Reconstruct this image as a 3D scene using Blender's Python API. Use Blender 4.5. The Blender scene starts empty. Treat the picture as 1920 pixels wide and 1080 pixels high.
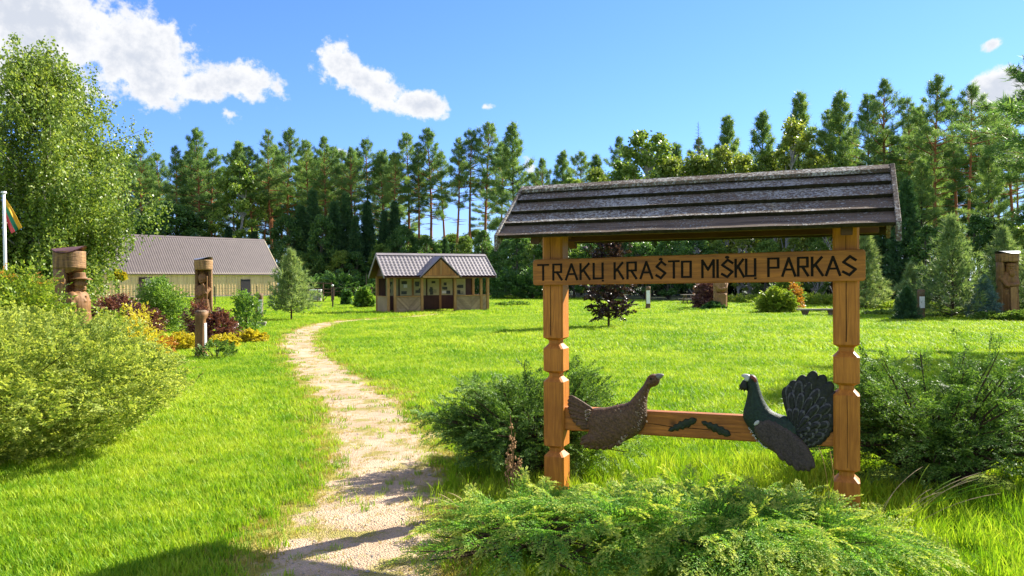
import bpy, bmesh, math, random
import numpy as np
from mathutils import Vector, Matrix, noise
from mathutils.geometry import delaunay_2d_cdt

R = math.radians
sc = bpy.context.scene
COL = sc.collection

# ------------------------------------------------------------------ camera
CAM_H, FPX, PITCH, ROLL = 1.70, 1423.0, R(0.36), R(0.40)
fwd = Vector((0, math.cos(PITCH), -math.sin(PITCH)))
up0 = Vector((0, math.sin(PITCH), math.cos(PITCH)))
rt0 = Vector((1, 0, 0))
rgt = rt0 * math.cos(ROLL) - up0 * math.sin(ROLL)
upv = up0 * math.cos(ROLL) + rt0 * math.sin(ROLL)
cam_data = bpy.data.cameras.new('camera')
cam = bpy.data.objects.new('camera', cam_data)
COL.objects.link(cam)
cam.matrix_world = Matrix(((rgt.x, upv.x, -fwd.x, 0), (rgt.y, upv.y, -fwd.y, 0), (rgt.z, upv.z, -fwd.z, CAM_H), (0, 0, 0, 1)))
cam_data.sensor_width = 36.0
cam_data.lens = FPX / 1920 * 36.0
cam_data.clip_end = 3000
sc.camera = cam
sc.render.resolution_x, sc.render.resolution_y = 1024, 576
CAMP = Vector((0, 0, CAM_H))

def ray(px, py):
    return fwd + rgt * ((px - 960) / FPX) + upv * ((540 - py) / FPX)
def ground(px, py, z=0.0):
    d = ray(px, py)
    return CAMP + d * ((z - CAM_H) / d.z)
def at(px, py, Y):
    d = ray(px, py)
    return CAMP + d * (Y / d.y)
def foot(px, Y):                       # ground point under picture column px at distance Y
    p = at(px, 560, Y)
    return Vector((p.x, p.y, 0))
def height_at(px, py, Y):
    return at(px, py, Y).z

# ------------------------------------------------------------------ sky, clouds, sun
SUN_EL = R(36)
SUN_AZ = R(54)       # clockwise from +Y towards +X
sun_dir = Vector((math.sin(SUN_AZ) * math.cos(SUN_EL), math.cos(SUN_AZ) * math.cos(SUN_EL), math.sin(SUN_EL)))
SKY_STRENGTH, SUN_STRENGTH, EXPOSURE = 0.15, 5.0, 1.60

def N(nt, kind, loc=None, **kw):
    n = nt.nodes.new(kind)
    for k, v in kw.items():
        if k in n.inputs:
            n.inputs[k].default_value = v
        else:
            setattr(n, k, v)
    return n
def L(nt, a, b):
    nt.links.new(a, b)
def M(nt, op, a, b=None, c=None, clamp=False):
    n = nt.nodes.new('ShaderNodeMath'); n.operation = op; n.use_clamp = clamp
    for i, x in enumerate((a, b, c)):
        if x is None: continue
        if isinstance(x, (int, float)): n.inputs[i].default_value = x
        else: nt.links.new(x, n.inputs[i])
    return n.outputs[0]
def mixc(nt, f, a, b, blend='MIX'):
    n = nt.nodes.new('ShaderNodeMix'); n.data_type = 'RGBA'; n.blend_type = blend
    for s, x in ((n.inputs[0], f), (n.inputs[6], a), (n.inputs[7], b)):
        if isinstance(x, (int, float)): s.default_value = x
        elif isinstance(x, tuple): s.default_value = (*x, 1) if len(x) == 3 else x
        else: nt.links.new(x, s)
    return n.outputs[2]
def smooth(nt, x, lo, hi):
    n = nt.nodes.new('ShaderNodeMapRange'); n.interpolation_type = 'SMOOTHSTEP'
    nt.links.new(x, n.inputs[0]); n.inputs[1].default_value = lo; n.inputs[2].default_value = hi
    return n.outputs[0]

def make_world():
    w = bpy.data.worlds.new('World'); sc.world = w; w.use_nodes = True
    nt = w.node_tree; nt.nodes.clear()
    out = N(nt, 'ShaderNodeOutputWorld'); bg = N(nt, 'ShaderNodeBackground')
    sky = N(nt, 'ShaderNodeTexSky'); sky.sky_type = 'NISHITA'; sky.sun_disc = False
    sky.sun_elevation = SUN_EL; sky.sun_rotation = SUN_AZ
    sky.air_density = 1.35; sky.dust_density = 0.15; sky.ozone_density = 3.2; sky.altitude = 150
    tc = N(nt, 'ShaderNodeTexCoord'); sx = N(nt, 'ShaderNodeSeparateXYZ'); L(nt, tc.outputs['Generated'], sx.inputs[0])
    az = M(nt, 'ARCTAN2', sx.outputs[0], sx.outputs[1])
    el = M(nt, 'ARCSINE', sx.outputs[2])
    az = M(nt, 'MULTIPLY', az, 57.29578); el = M(nt, 'MULTIPLY', el, 57.29578)
    # wisps bend the outline of each cloud
    cv = N(nt, 'ShaderNodeCombineXYZ'); L(nt, az, cv.inputs[0]); L(nt, el, cv.inputs[1])
    n1 = N(nt, 'ShaderNodeTexNoise', Scale=0.26, Detail=9.0, Roughness=0.60); L(nt, cv.outputs[0], n1.inputs['Vector'])
    n2 = N(nt, 'ShaderNodeTexNoise', Scale=0.55, Detail=6.0, Roughness=0.6); L(nt, cv.outputs[0], n2.inputs['Vector'])
    # each cloud: picture-free list of (azimuth, elevation, half width, half height, slant) in degrees
    def ae(px, py):
        d = ray(px, py).normalized()
        return math.degrees(math.atan2(d.x, d.y)), math.degrees(math.asin(d.z))
    pix = [(70, 40, 330, 120, 14), (230, 95, 200, 80, 24), (300, 160, 110, 52, 6), (445, 152, 90, 46, -4), (380, 165, 90, 40, 0), (40, 130, 160, 90, 0),
           (632, 118, 74, 54, 24), (700, 162, 100, 48, 32), (785, 196, 80, 30, 10), (428, 214, 38, 24, 20), (910, 200, 26, 13, 0),
           (995, 312, 34, 40, 0), (1880, 176, 70, 44, -12), (1858, 84, 26, 14, 0), (640, 290, 40, 18, 0)]
    blobs = []
    for (x, y, rx, ry, sl) in pix:
        a, e = ae(x, y); blobs.append((a, e, rx * 0.0355 * (1.5 if rx < 45 else 1), ry * 0.0375 * (1.5 if rx < 45 else 1), sl, .56 if rx < 45 else 1.0))
    dens = None
    for (a, e, rx, ry, sl, pk) in blobs:
        c, s = math.cos(R(sl)), math.sin(R(sl))
        dx = M(nt, 'SUBTRACT', az, a); dy = M(nt, 'SUBTRACT', el, e)
        u = M(nt, 'MULTIPLY_ADD', dx, c / rx, M(nt, 'MULTIPLY', dy, -s / rx))
        v = M(nt, 'MULTIPLY_ADD', dx, s / ry, M(nt, 'MULTIPLY', dy, c / ry))
        d = M(nt, 'SUBTRACT', pk, M(nt, 'SQRT', M(nt, 'MULTIPLY_ADD', u, u, M(nt, 'MULTIPLY', v, v))))
        dens = d if dens is None else M(nt, 'MAXIMUM', dens, d)
    dens = M(nt, 'MAXIMUM', dens, -1.0)
    # unseen cumulus added round the rest of the sky, thickened for fill light
    ng_ = N(nt, 'ShaderNodeTexNoise', Scale=2.4, Detail=2.0, Roughness=0.5); L(nt, tc.outputs['Generated'], ng_.inputs['Vector'])
    away = M(nt, 'MAXIMUM', smooth(nt, M(nt, 'ABSOLUTE', az), 40, 55), smooth(nt, el, 25, 36))
    gen = M(nt, 'MULTIPLY_ADD', M(nt, 'SUBTRACT', ng_.outputs[0], 0.46), 5.0, M(nt, 'MULTIPLY_ADD', away, 1.6, -1.6))
    dens = M(nt, 'MAXIMUM', dens, M(nt, 'MINIMUM', gen, 0.9))
    n3 = N(nt, 'ShaderNodeTexNoise', Scale=1.1, Detail=7.0, Roughness=0.62); L(nt, cv.outputs[0], n3.inputs['Vector'])
    d2 = M(nt, 'MULTIPLY_ADD', M(nt, 'SUBTRACT', n1.outputs[0], 0.5), 2.0, M(nt, 'MULTIPLY_ADD', M(nt, 'SUBTRACT', n3.outputs[0], 0.5), 0.9, dens))
    alpha = smooth(nt, d2, 0.10, 0.44)
    body = smooth(nt, M(nt, 'MULTIPLY_ADD', M(nt, 'SUBTRACT', n2.outputs[0], 0.5), 1.6, d2), 0.25, 1.25)
    cc = mixc(nt, body, (2.2, 2.22, 2.28), (1.55, 1.66, 1.88))
    sk = mixc(nt, 1.0, sky.outputs[0], (0.205, 0.292, 0.58), 'MULTIPLY')
    col = mixc(nt, alpha, sk, cc)
    L(nt, col, bg.inputs[0]); bg.inputs[1].default_value = SKY_STRENGTH
    L(nt, bg.outputs[0], out.inputs[0])
make_world()
sl = bpy.data.lights.new('sun', 'SUN'); sl.energy = SUN_STRENGTH; sl.angle = R(0.53); sl.color = (1.0, 0.93, 0.80)
sun = bpy.data.objects.new('sun', sl); COL.objects.link(sun)
sun.rotation_euler = (-sun_dir).to_track_quat('-Z', 'Y').to_euler()
sun.location = (0, 0, 30)
vs = sc.view_settings
vs.view_transform = 'Standard'; vs.look = 'None'; vs.exposure = EXPOSURE; vs.gamma = 1.0; vs.use_curve_mapping = False
sc.cycles.max_bounces = 8; sc.cycles.diffuse_bounces = 3; sc.cycles.transmission_bounces = 4; sc.cycles.transparent_max_bounces = 8
sc.cycles.use_denoising = True

# ------------------------------------------------------------------ object helpers
def tag(o, label=None, cat=None, group=None, kind=None):
    if label: o['label'] = label
    if cat: o['category'] = cat
    if group: o['group'] = group
    if kind: o['kind'] = kind
    return o
def thing(name, label, cat, loc=(0, 0, 0), rotz=0.0, group=None):
    o = bpy.data.objects.new(name, None); COL.objects.link(o)
    o.empty_display_size = 0.2
    o.location = loc; o.rotation_euler = (0, 0, rotz)
    return tag(o, label, cat, group)
def link(name, me, parent=None, mats=None):
    o = bpy.data.objects.new(name, me); COL.objects.link(o)
    if parent is not None: o.parent = parent
    if mats is not None:
        for m in (mats if isinstance(mats, (list, tuple)) else [mats]): me.materials.append(m)
    return o
def copy_tree(o, parent=None):
    c = o.copy(); COL.objects.link(c); c.parent = parent
    for ch in o.children: 
        copy_tree(ch, c)
    return c
def np_mesh(name, V, F, smooth_shade=False):
    """V (n,3); F (m,k) with k = 3 or 4"""
    V = np.asarray(V, np.float32).reshape(-1, 3); F = np.asarray(F, np.int32)
    me = bpy.data.meshes.new(name); k = F.shape[1]
    me.vertices.add(len(V)); me.vertices.foreach_set('co', V.ravel())
    me.loops.add(F.size); me.loops.foreach_set('vertex_index', F.ravel())
    me.polygons.add(len(F)); me.polygons.foreach_set('loop_start', np.arange(0, F.size, k, dtype=np.int32))
    try: me.polygons.foreach_set('loop_total', np.full(len(F), k, np.int32))
    except Exception: pass
    if smooth_shade: me.polygons.foreach_set('use_smooth', np.ones(len(F), bool))
    me.update(calc_edges=True)
    return me

class MB:
    """collects boxes, tubes and prisms for one mesh"""
    def __init__(self): self.v = []; self.f = []
    def add(self, vs, fs):
        b = len(self.v); self.v += [tuple(p) for p in vs]; self.f += [tuple(i + b for i in f) for f in fs]; return self
    def box(self, c, s, mat=None):
        x, y, z = s[0] / 2, s[1] / 2, s[2] / 2
        vs = [Vector((a * x, b * y, d * z)) for d in (-1, 1) for b in (-1, 1) for a in (-1, 1)]
        if mat is not None: vs = [mat @ p for p in vs]
        c = Vector(c)
        return self.add([p + c for p in vs], [(0, 2, 3, 1), (4, 5, 7, 6), (0, 1, 5, 4), (2, 6, 7, 3), (1, 3, 7, 5), (0, 4, 6, 2)])
    def tube(self, pts, rad, sides=8, cap=True):
        pts = [Vector(p) for p in pts]; n = len(pts)
        if not hasattr(rad, '__len__'): rad = [rad] * n
        vs = []; ref = Vector((0.31, 0.17, 0.93))
        for i, p in enumerate(pts):
            d = (pts[min(i + 1, n - 1)] - pts[max(i - 1, 0)]).normalized()
            a = d.cross(ref)
            if a.length < 1e-3: a = d.cross(Vector((1, 0, 0)))
            a.normalize(); b = d.cross(a)
            for k in range(sides):
                t = 2 * math.pi * k / sides
                vs.append(p + (a * math.cos(t) + b * math.sin(t)) * rad[i])
        fs = [(i * sides + k, i * sides + (k + 1) % sides, (i + 1) * sides + (k + 1) % sides, (i + 1) * sides + k) for i in range(n - 1) for k in range(sides)]
        if cap: fs += [tuple(range(sides))[::-1], tuple((n - 1) * sides + k for k in range(sides))]
        return self.add(vs, fs)
    def rings(self, rings, cap=True):
        """loft through rings of equal length"""
        n = len(rings); k = len(rings[0])
        fs = [(i * k + j, i * k + (j + 1) % k, (i + 1) * k + (j + 1) % k, (i + 1) * k + j) for i in range(n - 1) for j in range(k)]
        if cap: fs += [tuple(range(k))[::-1], tuple((n - 1) * k + j for j in range(k))]
        return self.add([p for r in rings for p in r], fs)
    def prism(self, poly, d):
        """poly: list of 3D points, pushed along d"""
        d = Vector(d); p = [Vector(q) for q in poly]; k = len(p)
        return self.add(p + [q + d for q in p], [tuple(range(k))[::-1], tuple(range(k, 2 * k))] + [(j, (j + 1) % k, k + (j + 1) % k, k + j) for j in range(k)])
    def mesh(self, name, smooth_shade=False, bevel=0.0):
        me = bpy.data.meshes.new(name); me.from_pydata(self.v, [], self.f)
        bm = bmesh.new(); bm.from_mesh(me)
        bmesh.ops.recalc_face_normals(bm, faces=bm.faces)
        if bevel: bmesh.ops.bevel(bm, geom=[e for e in bm.edges if e.calc_face_angle(0) > 0.5], offset=bevel, segments=1, affect='EDGES', clamp_overlap=True)
        if smooth_shade:
            for f in bm.faces: f.smooth = True
        bm.to_mesh(me); bm.free()
        return me
    def build(self, name, m, parent=None, smooth_shade=False, bevel=0.0):
        return link(name, self.mesh(name, smooth_shade, bevel), parent, m)

# ------------------------------------------------------------------ materials
def newmat(name):
    m = bpy.data.materials.new(name); m.use_nodes = True
    nt = m.node_tree; b = nt.nodes['Principled BSDF']
    return m, nt, b
def ramp(nt, fac, stops):
    n = nt.nodes.new('ShaderNodeValToRGB'); cr = n.color_ramp
    while len(cr.elements) < len(stops): cr.elements.new(0.5)
    for e, (p, c) in zip(cr.elements, stops):
        e.position = p; e.color = (*c, 1)
    L(nt, fac, n.inputs[0]); return n.outputs[0]
def bump(nt, b, h, strength=0.4, dist=0.02):
    n = nt.nodes.new('ShaderNodeBump'); n.inputs['Strength'].default_value = strength; n.inputs['Distance'].default_value = dist
    L(nt, h, n.inputs['Height']); L(nt, n.outputs[0], b.inputs['Normal'])
def noisetex(nt, vec, scale, detail=4, rough=0.55, dist=0.0):
    n = N(nt, 'ShaderNodeTexNoise', Scale=scale, Detail=float(detail), Roughness=rough, Distortion=dist)
    if vec is not None: L(nt, vec, n.inputs['Vector'])
    return n.outputs[0]
def objco(nt, scale=(1, 1, 1), kind='Object'):
    tc = N(nt, 'ShaderNodeTexCoord'); mp = N(nt, 'ShaderNodeMapping'); mp.inputs['Scale'].default_value = scale
    L(nt, tc.outputs[kind], mp.inputs[0]); return mp.outputs[0]

def plain(name, col, rough=0.6, metal=0.0, vary=0.12, scale=8.0, bstr=0.15, spec=0.4):
    m, nt, b = newmat(name); co = objco(nt)
    f = noisetex(nt, co, scale, 5, 0.6)
    c2 = tuple(max(0.0, x * (1 - vary * 2)) for x in col); c3 = tuple(min(1.0, x * (1 + vary)) for x in col)
    L(nt, ramp(nt, f, [(0.3, c2), (0.7, c3)]), b.inputs['Base Color'])
    b.inputs['Roughness'].default_value = rough; b.inputs['Metallic'].default_value = metal; b.inputs['Specular IOR Level'].default_value = spec
    if bstr: bump(nt, b, noisetex(nt, co, scale * 6, 3), bstr, 0.01)
    return m
def wood(name, dark, light, axis='z', scale=1.0, rough=0.6, knots=True, bstr=0.3, weather=None, boards=False):
    m, nt, b = newmat(name)
    st = {'x': (1.2, 16, 16), 'y': (16, 1.2, 16), 'z': (16, 16, 1.2)}[axis]
    co = objco(nt, tuple(s * scale for s in st)); c1 = objco(nt, (1, 1, 1))
    g = noisetex(nt, co, 2.2, 6, 0.62, 1.1); big = noisetex(nt, c1, 2.1 * scale, 4, 0.6)
    f = M(nt, 'MULTIPLY_ADD', g, 0.65, M(nt, 'MULTIPLY', big, 0.45))
    c = ramp(nt, f, [(0.36, dark), (0.55, tuple((a + q) / 2 for a, q in zip(dark, light))), (0.72, light)])
    if knots:
        v = N(nt, 'ShaderNodeTexVoronoi', Scale=2.3 * scale); L(nt, c1, v.inputs['Vector'])
        k = smooth(nt, v.outputs['Distance'], 0.02, 0.10)
        c = mixc(nt, k, tuple(x * 0.35 for x in dark), c)
    if weather:
        w = smooth(nt, noisetex(nt, c1, 3.0, 6, 0.65), 0.48, 0.70)
        c = mixc(nt, w, c, weather)
    isl = N(nt, 'ShaderNodeNewGeometry').outputs['Random Per Island']     # every board its own tone
    hv = N(nt, 'ShaderNodeHueSaturation'); L(nt, M(nt, 'MULTIPLY_ADD', isl, 0.55, 0.74), hv.inputs['Value']); L(nt, c, hv.inputs['Color'])
    L(nt, hv.outputs[0] if boards else c, b.inputs['Base Color']); b.inputs['Roughness'].default_value = rough; b.inputs['Specular IOR Level'].default_value = 0.3
    bump(nt, b, g, bstr, 0.006)
    return m
def leaf(name, c0, c1, c2, trans=0.35, rough=0.45, spec=0.3, patch=0.7, young=None):
    """c0 dark, c1 middle, c2 light leaf colours; every leaf gets its own, with patches across the plant"""
    m, nt, b = newmat(name)
    g = N(nt, 'ShaderNodeNewGeometry'); oi = N(nt, 'ShaderNodeObjectInfo')
    pn = noisetex(nt, objco(nt), patch, 3)
    f = M(nt, 'MULTIPLY_ADD', g.outputs['Random Per Island'], 0.55, M(nt, 'MULTIPLY', pn, 0.55))
    f = M(nt, 'ADD', f, M(nt, 'MULTIPLY_ADD', oi.outputs['Random'], 0.22, -0.14))
    c = ramp(nt, f, [(0.18, c0), (0.48, c1), (0.85, c2)])
    if young:            # new growth towards the end of each shoot
        tp = N(nt, 'ShaderNodeAttribute', attribute_name='tip').outputs['Fac']
        c = mixc(nt, M(nt, 'MULTIPLY', smooth(nt, tp, young[1], 1.0), young[2]), c, young[0])
    L(nt, c, b.inputs['Base Color']); b.inputs['Roughness'].default_value = rough; b.inputs['Specular IOR Level'].default_value = spec
    tr = N(nt, 'ShaderNodeBsdfTranslucent'); L(nt, mixc(nt, 1.0, c, (1.15, 1.1, 0.6), 'MULTIPLY'), tr.inputs[0])
    mx = N(nt, 'ShaderNodeMixShader'); mx.inputs[0].default_value = trans
    out = nt.nodes['Material Output']
    L(nt, b.outputs[0], mx.inputs[1]); L(nt, tr.outputs[0], mx.inputs[2]); L(nt, mx.outputs[0], out.inputs[0])
    return m
def bark(name, lo, hi, switch=None, top=None, scale=1.0):
    m, nt, b = newmat(name); co = objco(nt, (6, 6, 1.2))
    g = noisetex(nt, co, 2.5 * scale, 6, 0.65, 0.6)
    c = ramp(nt, g, [(0.3, lo), (0.7, hi)])
    if top:
        tc = N(nt, 'ShaderNodeTexCoord'); s = N(nt, 'ShaderNodeSeparateXYZ'); L(nt, tc.outputs['Object'], s.inputs[0])
        k = smooth(nt, M(nt, 'MULTIPLY_ADD', g, 2.0, s.outputs[2]), switch, switch + 5)
        c = mixc(nt, k, c, ramp(nt, g, [(0.3, tuple(x * 0.6 for x in top)), (0.7, top)]))
    L(nt, c, b.inputs['Base Color']); b.inputs['Roughness'].default_value = 0.9; b.inputs['Specular IOR Level'].default_value = 0.1
    bump(nt, b, g, 0.7, 0.03)
    return m

MT = {}
MT['post'] = wood('honey_post_wood', (0.26, 0.080, 0.010), (0.60, 0.225, 0.032), 'z', 1.0, 0.5, True, 0.25)
MT['board'] = wood('sign_board_wood', (0.15, 0.047, 0.008), (0.56, 0.20, 0.030), 'x', 1.0, 0.5, True, 0.3)
MT['rail'] = wood('rail_wood', (0.18, 0.058, 0.010), (0.54, 0.195, 0.030), 'x', 1.0, 0.5, True, 0.3)
MT['burnt'] = plain('burnt_letter', (0.016, 0.009, 0.006), 0.75, 0, 0.2, 20, 0.3, 0.15)
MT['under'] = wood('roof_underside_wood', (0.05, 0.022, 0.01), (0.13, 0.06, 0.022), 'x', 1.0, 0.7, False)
MT['carved'] = wood('carved_oak', (0.085, 0.038, 0.013), (0.30, 0.15, 0.05), 'z', 0.8, 0.65, False, 0.5)
MT['carved_light'] = wood('carved_oak_light', (0.16, 0.08, 0.03), (0.40, 0.22, 0.085), 'z', 0.8, 0.7, False, 0.5)
MT['stump'] = wood('grey_brown_stump', (0.06, 0.038, 0.02), (0.22, 0.14, 0.07), 'z', 1.0, 0.85, False, 0.7, (0.20, 0.17, 0.13))
MT['greywood'] = wood('weathered_grey_wood', (0.13, 0.11, 0.085), (0.36, 0.32, 0.26), 'x', 1.0, 0.85, False, 0.5)
MT['white'] = plain('white_plaque', (0.78, 0.78, 0.76), 0.35, 0, 0.03, 6, 0.0)
MT['darkmetal'] = plain('dark_brown_metal', (0.035, 0.025, 0.02), 0.5, 0.3, 0.15)
MT['rust'] = plain('rusty_frame_metal', (0.10, 0.05, 0.03), 0.7, 0.2, 0.2)
MT['cap'] = plain('brown_sheet_metal', (0.16, 0.075, 0.065), 0.35, 0.3, 0.1, 4, 0.05)
MT['capgrey'] = plain('grey_sheet_metal', (0.30, 0.31, 0.33), 0.35, 0.5, 0.1, 4, 0.05)
MT['stone'] = plain('grey_stone', (0.32, 0.29, 0.25), 0.9, 0, 0.25, 5, 0.6)

def plank_lichen(name, cover, seedz):
    m, nt, b = newmat(name); co = objco(nt); cs = objco(nt, (1.2, 14, 14))
    mp = N(nt, 'ShaderNodeMapping'); mp.inputs['Location'].default_value = (seedz * 3.1, seedz, 0); L(nt, co, mp.inputs[0])
    g = noisetex(nt, cs, 2.0, 6, 0.6, 0.8)
    base = ramp(nt, g, [(0.3, (0.060, 0.043, 0.031)), (0.7, (0.19, 0.145, 0.108))])
    big = noisetex(nt, mp.outputs[0], 2.3, 4, 0.6)
    v = N(nt, 'ShaderNodeTexVoronoi', Scale=62.0); L(nt, mp.outputs[0], v.inputs['Vector'])
    fine = noisetex(nt, mp.outputs[0], 48, 5, 0.7)
    spot = M(nt, 'ADD', M(nt, 'MULTIPLY_ADD', big, 0.75, M(nt, 'MULTIPLY', fine, 1.3)), M(nt, 'MULTIPLY', v.outputs['Distance'], -0.22))
    k = smooth(nt, spot, cover - 0.03, cover + 0.17)
    lc = ramp(nt, noisetex(nt, mp.outputs[0], 90, 3, 0.6), [(0.35, (0.23, 0.22, 0.20)), (0.65, (0.49, 0.48, 0.44))])
    og = smooth(nt, noisetex(nt, mp.outputs[0], 1.7, 3), 0.66, 0.74)
    lc = mixc(nt, M(nt, 'MULTIPLY', og, 0.6), lc, (0.35, 0.26, 0.10))
    L(nt, mixc(nt, k, base, lc), b.inputs['Base Color']); b.inputs['Roughness'].default_value = 0.92; b.inputs['Specular IOR Level'].default_value = 0.15
    bump(nt, b, M(nt, 'MULTIPLY_ADD', k, fine, M(nt, 'MULTIPLY', g, 0.3)), 0.8, 0.012)
    return m
MT['moss'] = plain('mossy_plank_edge', (0.035, 0.030, 0.017), .95, 0, .3, 25, .5, .1)
PLANKS = [plank_lichen('lichen_plank_top', 0.84, 1.0), plank_lichen('lichen_plank_upper', 0.88, 2.3), plank_lichen('lichen_plank_lower', 0.88, 4.1), plank_lichen('lichen_plank_bottom', 1.02, 7.7)]

# ------------------------------------------------------------------ foliage helpers
def rng(s): return np.random.default_rng(s)
def unit(a): return a / (np.linalg.norm(a, axis=-1, keepdims=True) + 1e-9)
def leaves_quads(C, U, Wd, ln, wd, fold=0.0):
    """rhombus leaves: C base points, U long direction, Wd side direction; ln, wd arrays"""
    ln = np.asarray(ln).reshape(-1, 1); wd = np.asarray(wd).reshape(-1, 1)
    Nn = np.cross(U, Wd)
    a = C; b = C + U * ln * 0.45 + Wd * wd * 0.5 + Nn * ln * fold; c = C + U * ln; d = C + U * ln * 0.45 - Wd * wd * 0.5 + Nn * ln * fold
    V = np.stack([a, b, c, d], 1).reshape(-1, 3)
    F = np.arange(len(C) * 4).reshape(-1, 4)
    return V, F
def tris_spikes(C, U, Wd, ln, wd):
    ln = np.asarray(ln).reshape(-1, 1); wd = np.asarray(wd).reshape(-1, 1)
    V = np.stack([C - Wd * wd * 0.5, C + Wd * wd * 0.5, C + U * ln], 1).reshape(-1, 3)
    return V, np.arange(len(C) * 3).reshape(-1, 3)
def rand_dirs(r, n):
    return unit(r.normal(size=(n, 3)))
def side_of(r, U):
    return unit(np.cross(U, rand_dirs(r, len(U))))
def lump(d, k=2.5, seed=0.0):
    return np.array([noise.noise(Vector((x * k + seed, y * k - seed, z * k + 2 * seed))) for x, y, z in d])

# ================================================================== ground, path, road
def ground_mat():
    m, nt, b = newmat('lawn_ground'); g = N(nt, 'ShaderNodeNewGeometry'); p = g.outputs['Position']
    a = noisetex(nt, p, 0.35, 5, 0.6); f = noisetex(nt, p, 9.0, 6, 0.7); h = noisetex(nt, p, 60.0, 3, 0.6)
    k = M(nt, 'MULTIPLY_ADD', a, 0.5, M(nt, 'MULTIPLY_ADD', f, 0.45, M(nt, 'MULTIPLY', h, 0.15)))
    c = ramp(nt, k, [(0.36, (0.05, 0.10, 0.008)), (0.52, (0.13, 0.22, 0.014)), (0.72, (0.25, 0.30, 0.03))])
    L(nt, c, b.inputs['Base Color']); b.inputs['Roughness'].default_value = 0.95; b.inputs['Specular IOR Level'].default_value = 0.1
    bump(nt, b, f, 0.9, 0.08)
    return m
def sand_mat(name, c0, c1, green=0.0, edge=False):
    m, nt, b = newmat(name); g = N(nt, 'ShaderNodeNewGeometry'); p = g.outputs['Position']
    a = noisetex(nt, p, 1.4, 5, 0.65); f = noisetex(nt, p, 45.0, 5, 0.75)
    v = N(nt, 'ShaderNodeTexVoronoi', Scale=75.0); L(nt, p, v.inputs['Vector'])
    k = M(nt, 'MULTIPLY_ADD', a, 0.55, M(nt, 'MULTIPLY', f, 0.5))
    c = ramp(nt, k, [(0.36, c0), (0.66, c1)])
    c = mixc(nt, M(nt, 'MULTIPLY', smooth(nt, v.outputs['Distance'], 0.45, 0.2), 0.35), c, tuple(min(1, x * 1.3) for x in c1))
    if green:
        gr = smooth(nt, M(nt, 'MULTIPLY_ADD', noisetex(nt, p, 2.2, 6, 0.7), 0.8, M(nt, 'MULTIPLY', f, 0.25)), 0.535, 0.60)
        c = mixc(nt, M(nt, 'MULTIPLY', gr, green), c, (0.26, 0.24, 0.045))
    if edge:     # bare sand in the middle, trodden yellow turf, then lawn soil
        ea = N(nt, 'ShaderNodeAttribute', attribute_name='edge').outputs['Fac']
        wob = M(nt, 'ADD', M(nt, 'MULTIPLY_ADD', noisetex(nt, p, 1.7, 5, 0.65), 1.9, -0.95), M(nt, 'MULTIPLY_ADD', noisetex(nt, p, 11.0, 5, 0.7), 1.0, -0.5))
        ew = M(nt, 'ADD', ea, wob)
        c = mixc(nt, smooth(nt, ew, 0.72, 1.0), c, (0.30, 0.27, 0.055))
        c = mixc(nt, smooth(nt, ew, 1.10, 1.45), c, (0.14, 0.21, 0.016))
    L(nt, c, b.inputs['Base Color']); b.inputs['Roughness'].default_value = 0.95; b.inputs['Specular IOR Level'].default_value = 0.15
    bump(nt, b, M(nt, 'ADD', f, v.outputs['Distance']), 0.8, 0.02)
    return m
gm = ground_mat()
S = 900
V = []; F = []
ys = [-60, 0, 20, 60, 120, 300, S]; xs = [-S, -200, -60, -20, 0, 20, 60, 200, S]
for y in ys:
    for x in xs: V.append((x, y, 0))
for j in range(len(ys) - 1):
    for i in range(len(xs) - 1):
        a = j * len(xs) + i; F.append((a, a + 1, a + 1 + len(xs), a + len(xs)))
lawn = link('ground', np_mesh('ground', V, F), None, gm); tag(lawn, 'wide mown green lawn of the park', 'lawn', kind='structure')

PATH_PX = [(600, 1180), (632, 1110), (645, 1080), (690, 1000), (705, 950), (724, 900), (726, 870), (706, 810), (664, 745), (608, 700), (568, 660), (560, 640), (574, 621), (622, 606), (690, 599.5), (770, 595), (830, 589)]
pc = [ground(x, y) for x, y in PATH_PX]
def catmull(pts, n=10):
    out = []
    P = [pts[0]] + list(pts) + [pts[-1]]
    for i in range(1, len(P) - 2):
        for k in range(n):
            t = k / n
            out.append(0.5 * ((2 * P[i]) + (P[i + 1] - P[i - 1]) * t + (2 * P[i - 1] - 5 * P[i] + 4 * P[i + 1] - P[i + 2]) * t * t + (3 * P[i] - P[i - 1] - 3 * P[i + 1] + P[i + 2]) * t ** 3))
    out.append(pts[-1]); return out
PC = catmull(pc, 10)
PCN = np.array([(p.x, p.y) for p in PC])
HW = 0.56
def path_dist(x, y):
    """distance of points to the path's middle line"""
    P = np.stack([x, y], 1); out = np.full(len(P), 1e9)
    for a, b in zip(PCN[:-1], PCN[1:]):
        d = b - a; ll = (d * d).sum() + 1e-9
        t = np.clip(((P - a) @ d) / ll, 0, 1)
        q = a + t[:, None] * d
        out = np.minimum(out, np.hypot(*(P - q).T))
    return out
V = []; F = []; PE = []; NA = 12
for i, p in enumerate(PC):
    d = (PC[min(i + 1, len(PC) - 1)] - PC[max(i - 1, 0)]); d.z = 0; d.normalize(); nrm = Vector((d.y, -d.x, 0))
    for k in range(NA + 1):
        t = k / NA * 2 - 1
        w = HW * (1.55 + 0.20 * noise.noise(Vector((p.x * 1.3, p.y * 1.3, 3 * np.sign(t)))) + 0.12 * noise.noise(Vector((p.x * 5, p.y * 5, 9 * np.sign(t)))))
        q = p + nrm * (w * t)
        PE.append(abs(t) * 1.55)
        V.append((q.x, q.y, 0.005 + 0.010 * (1 - t * t) * (0.5 + 0.5 * noise.noise(Vector((q.x * 2, q.y * 2, 0))))))
for i in range(len(PC) - 1):
    for k in range(NA):
        a = i * (NA + 1) + k; F.append((a, a + 1, a + NA + 2, a + NA + 1))
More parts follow.
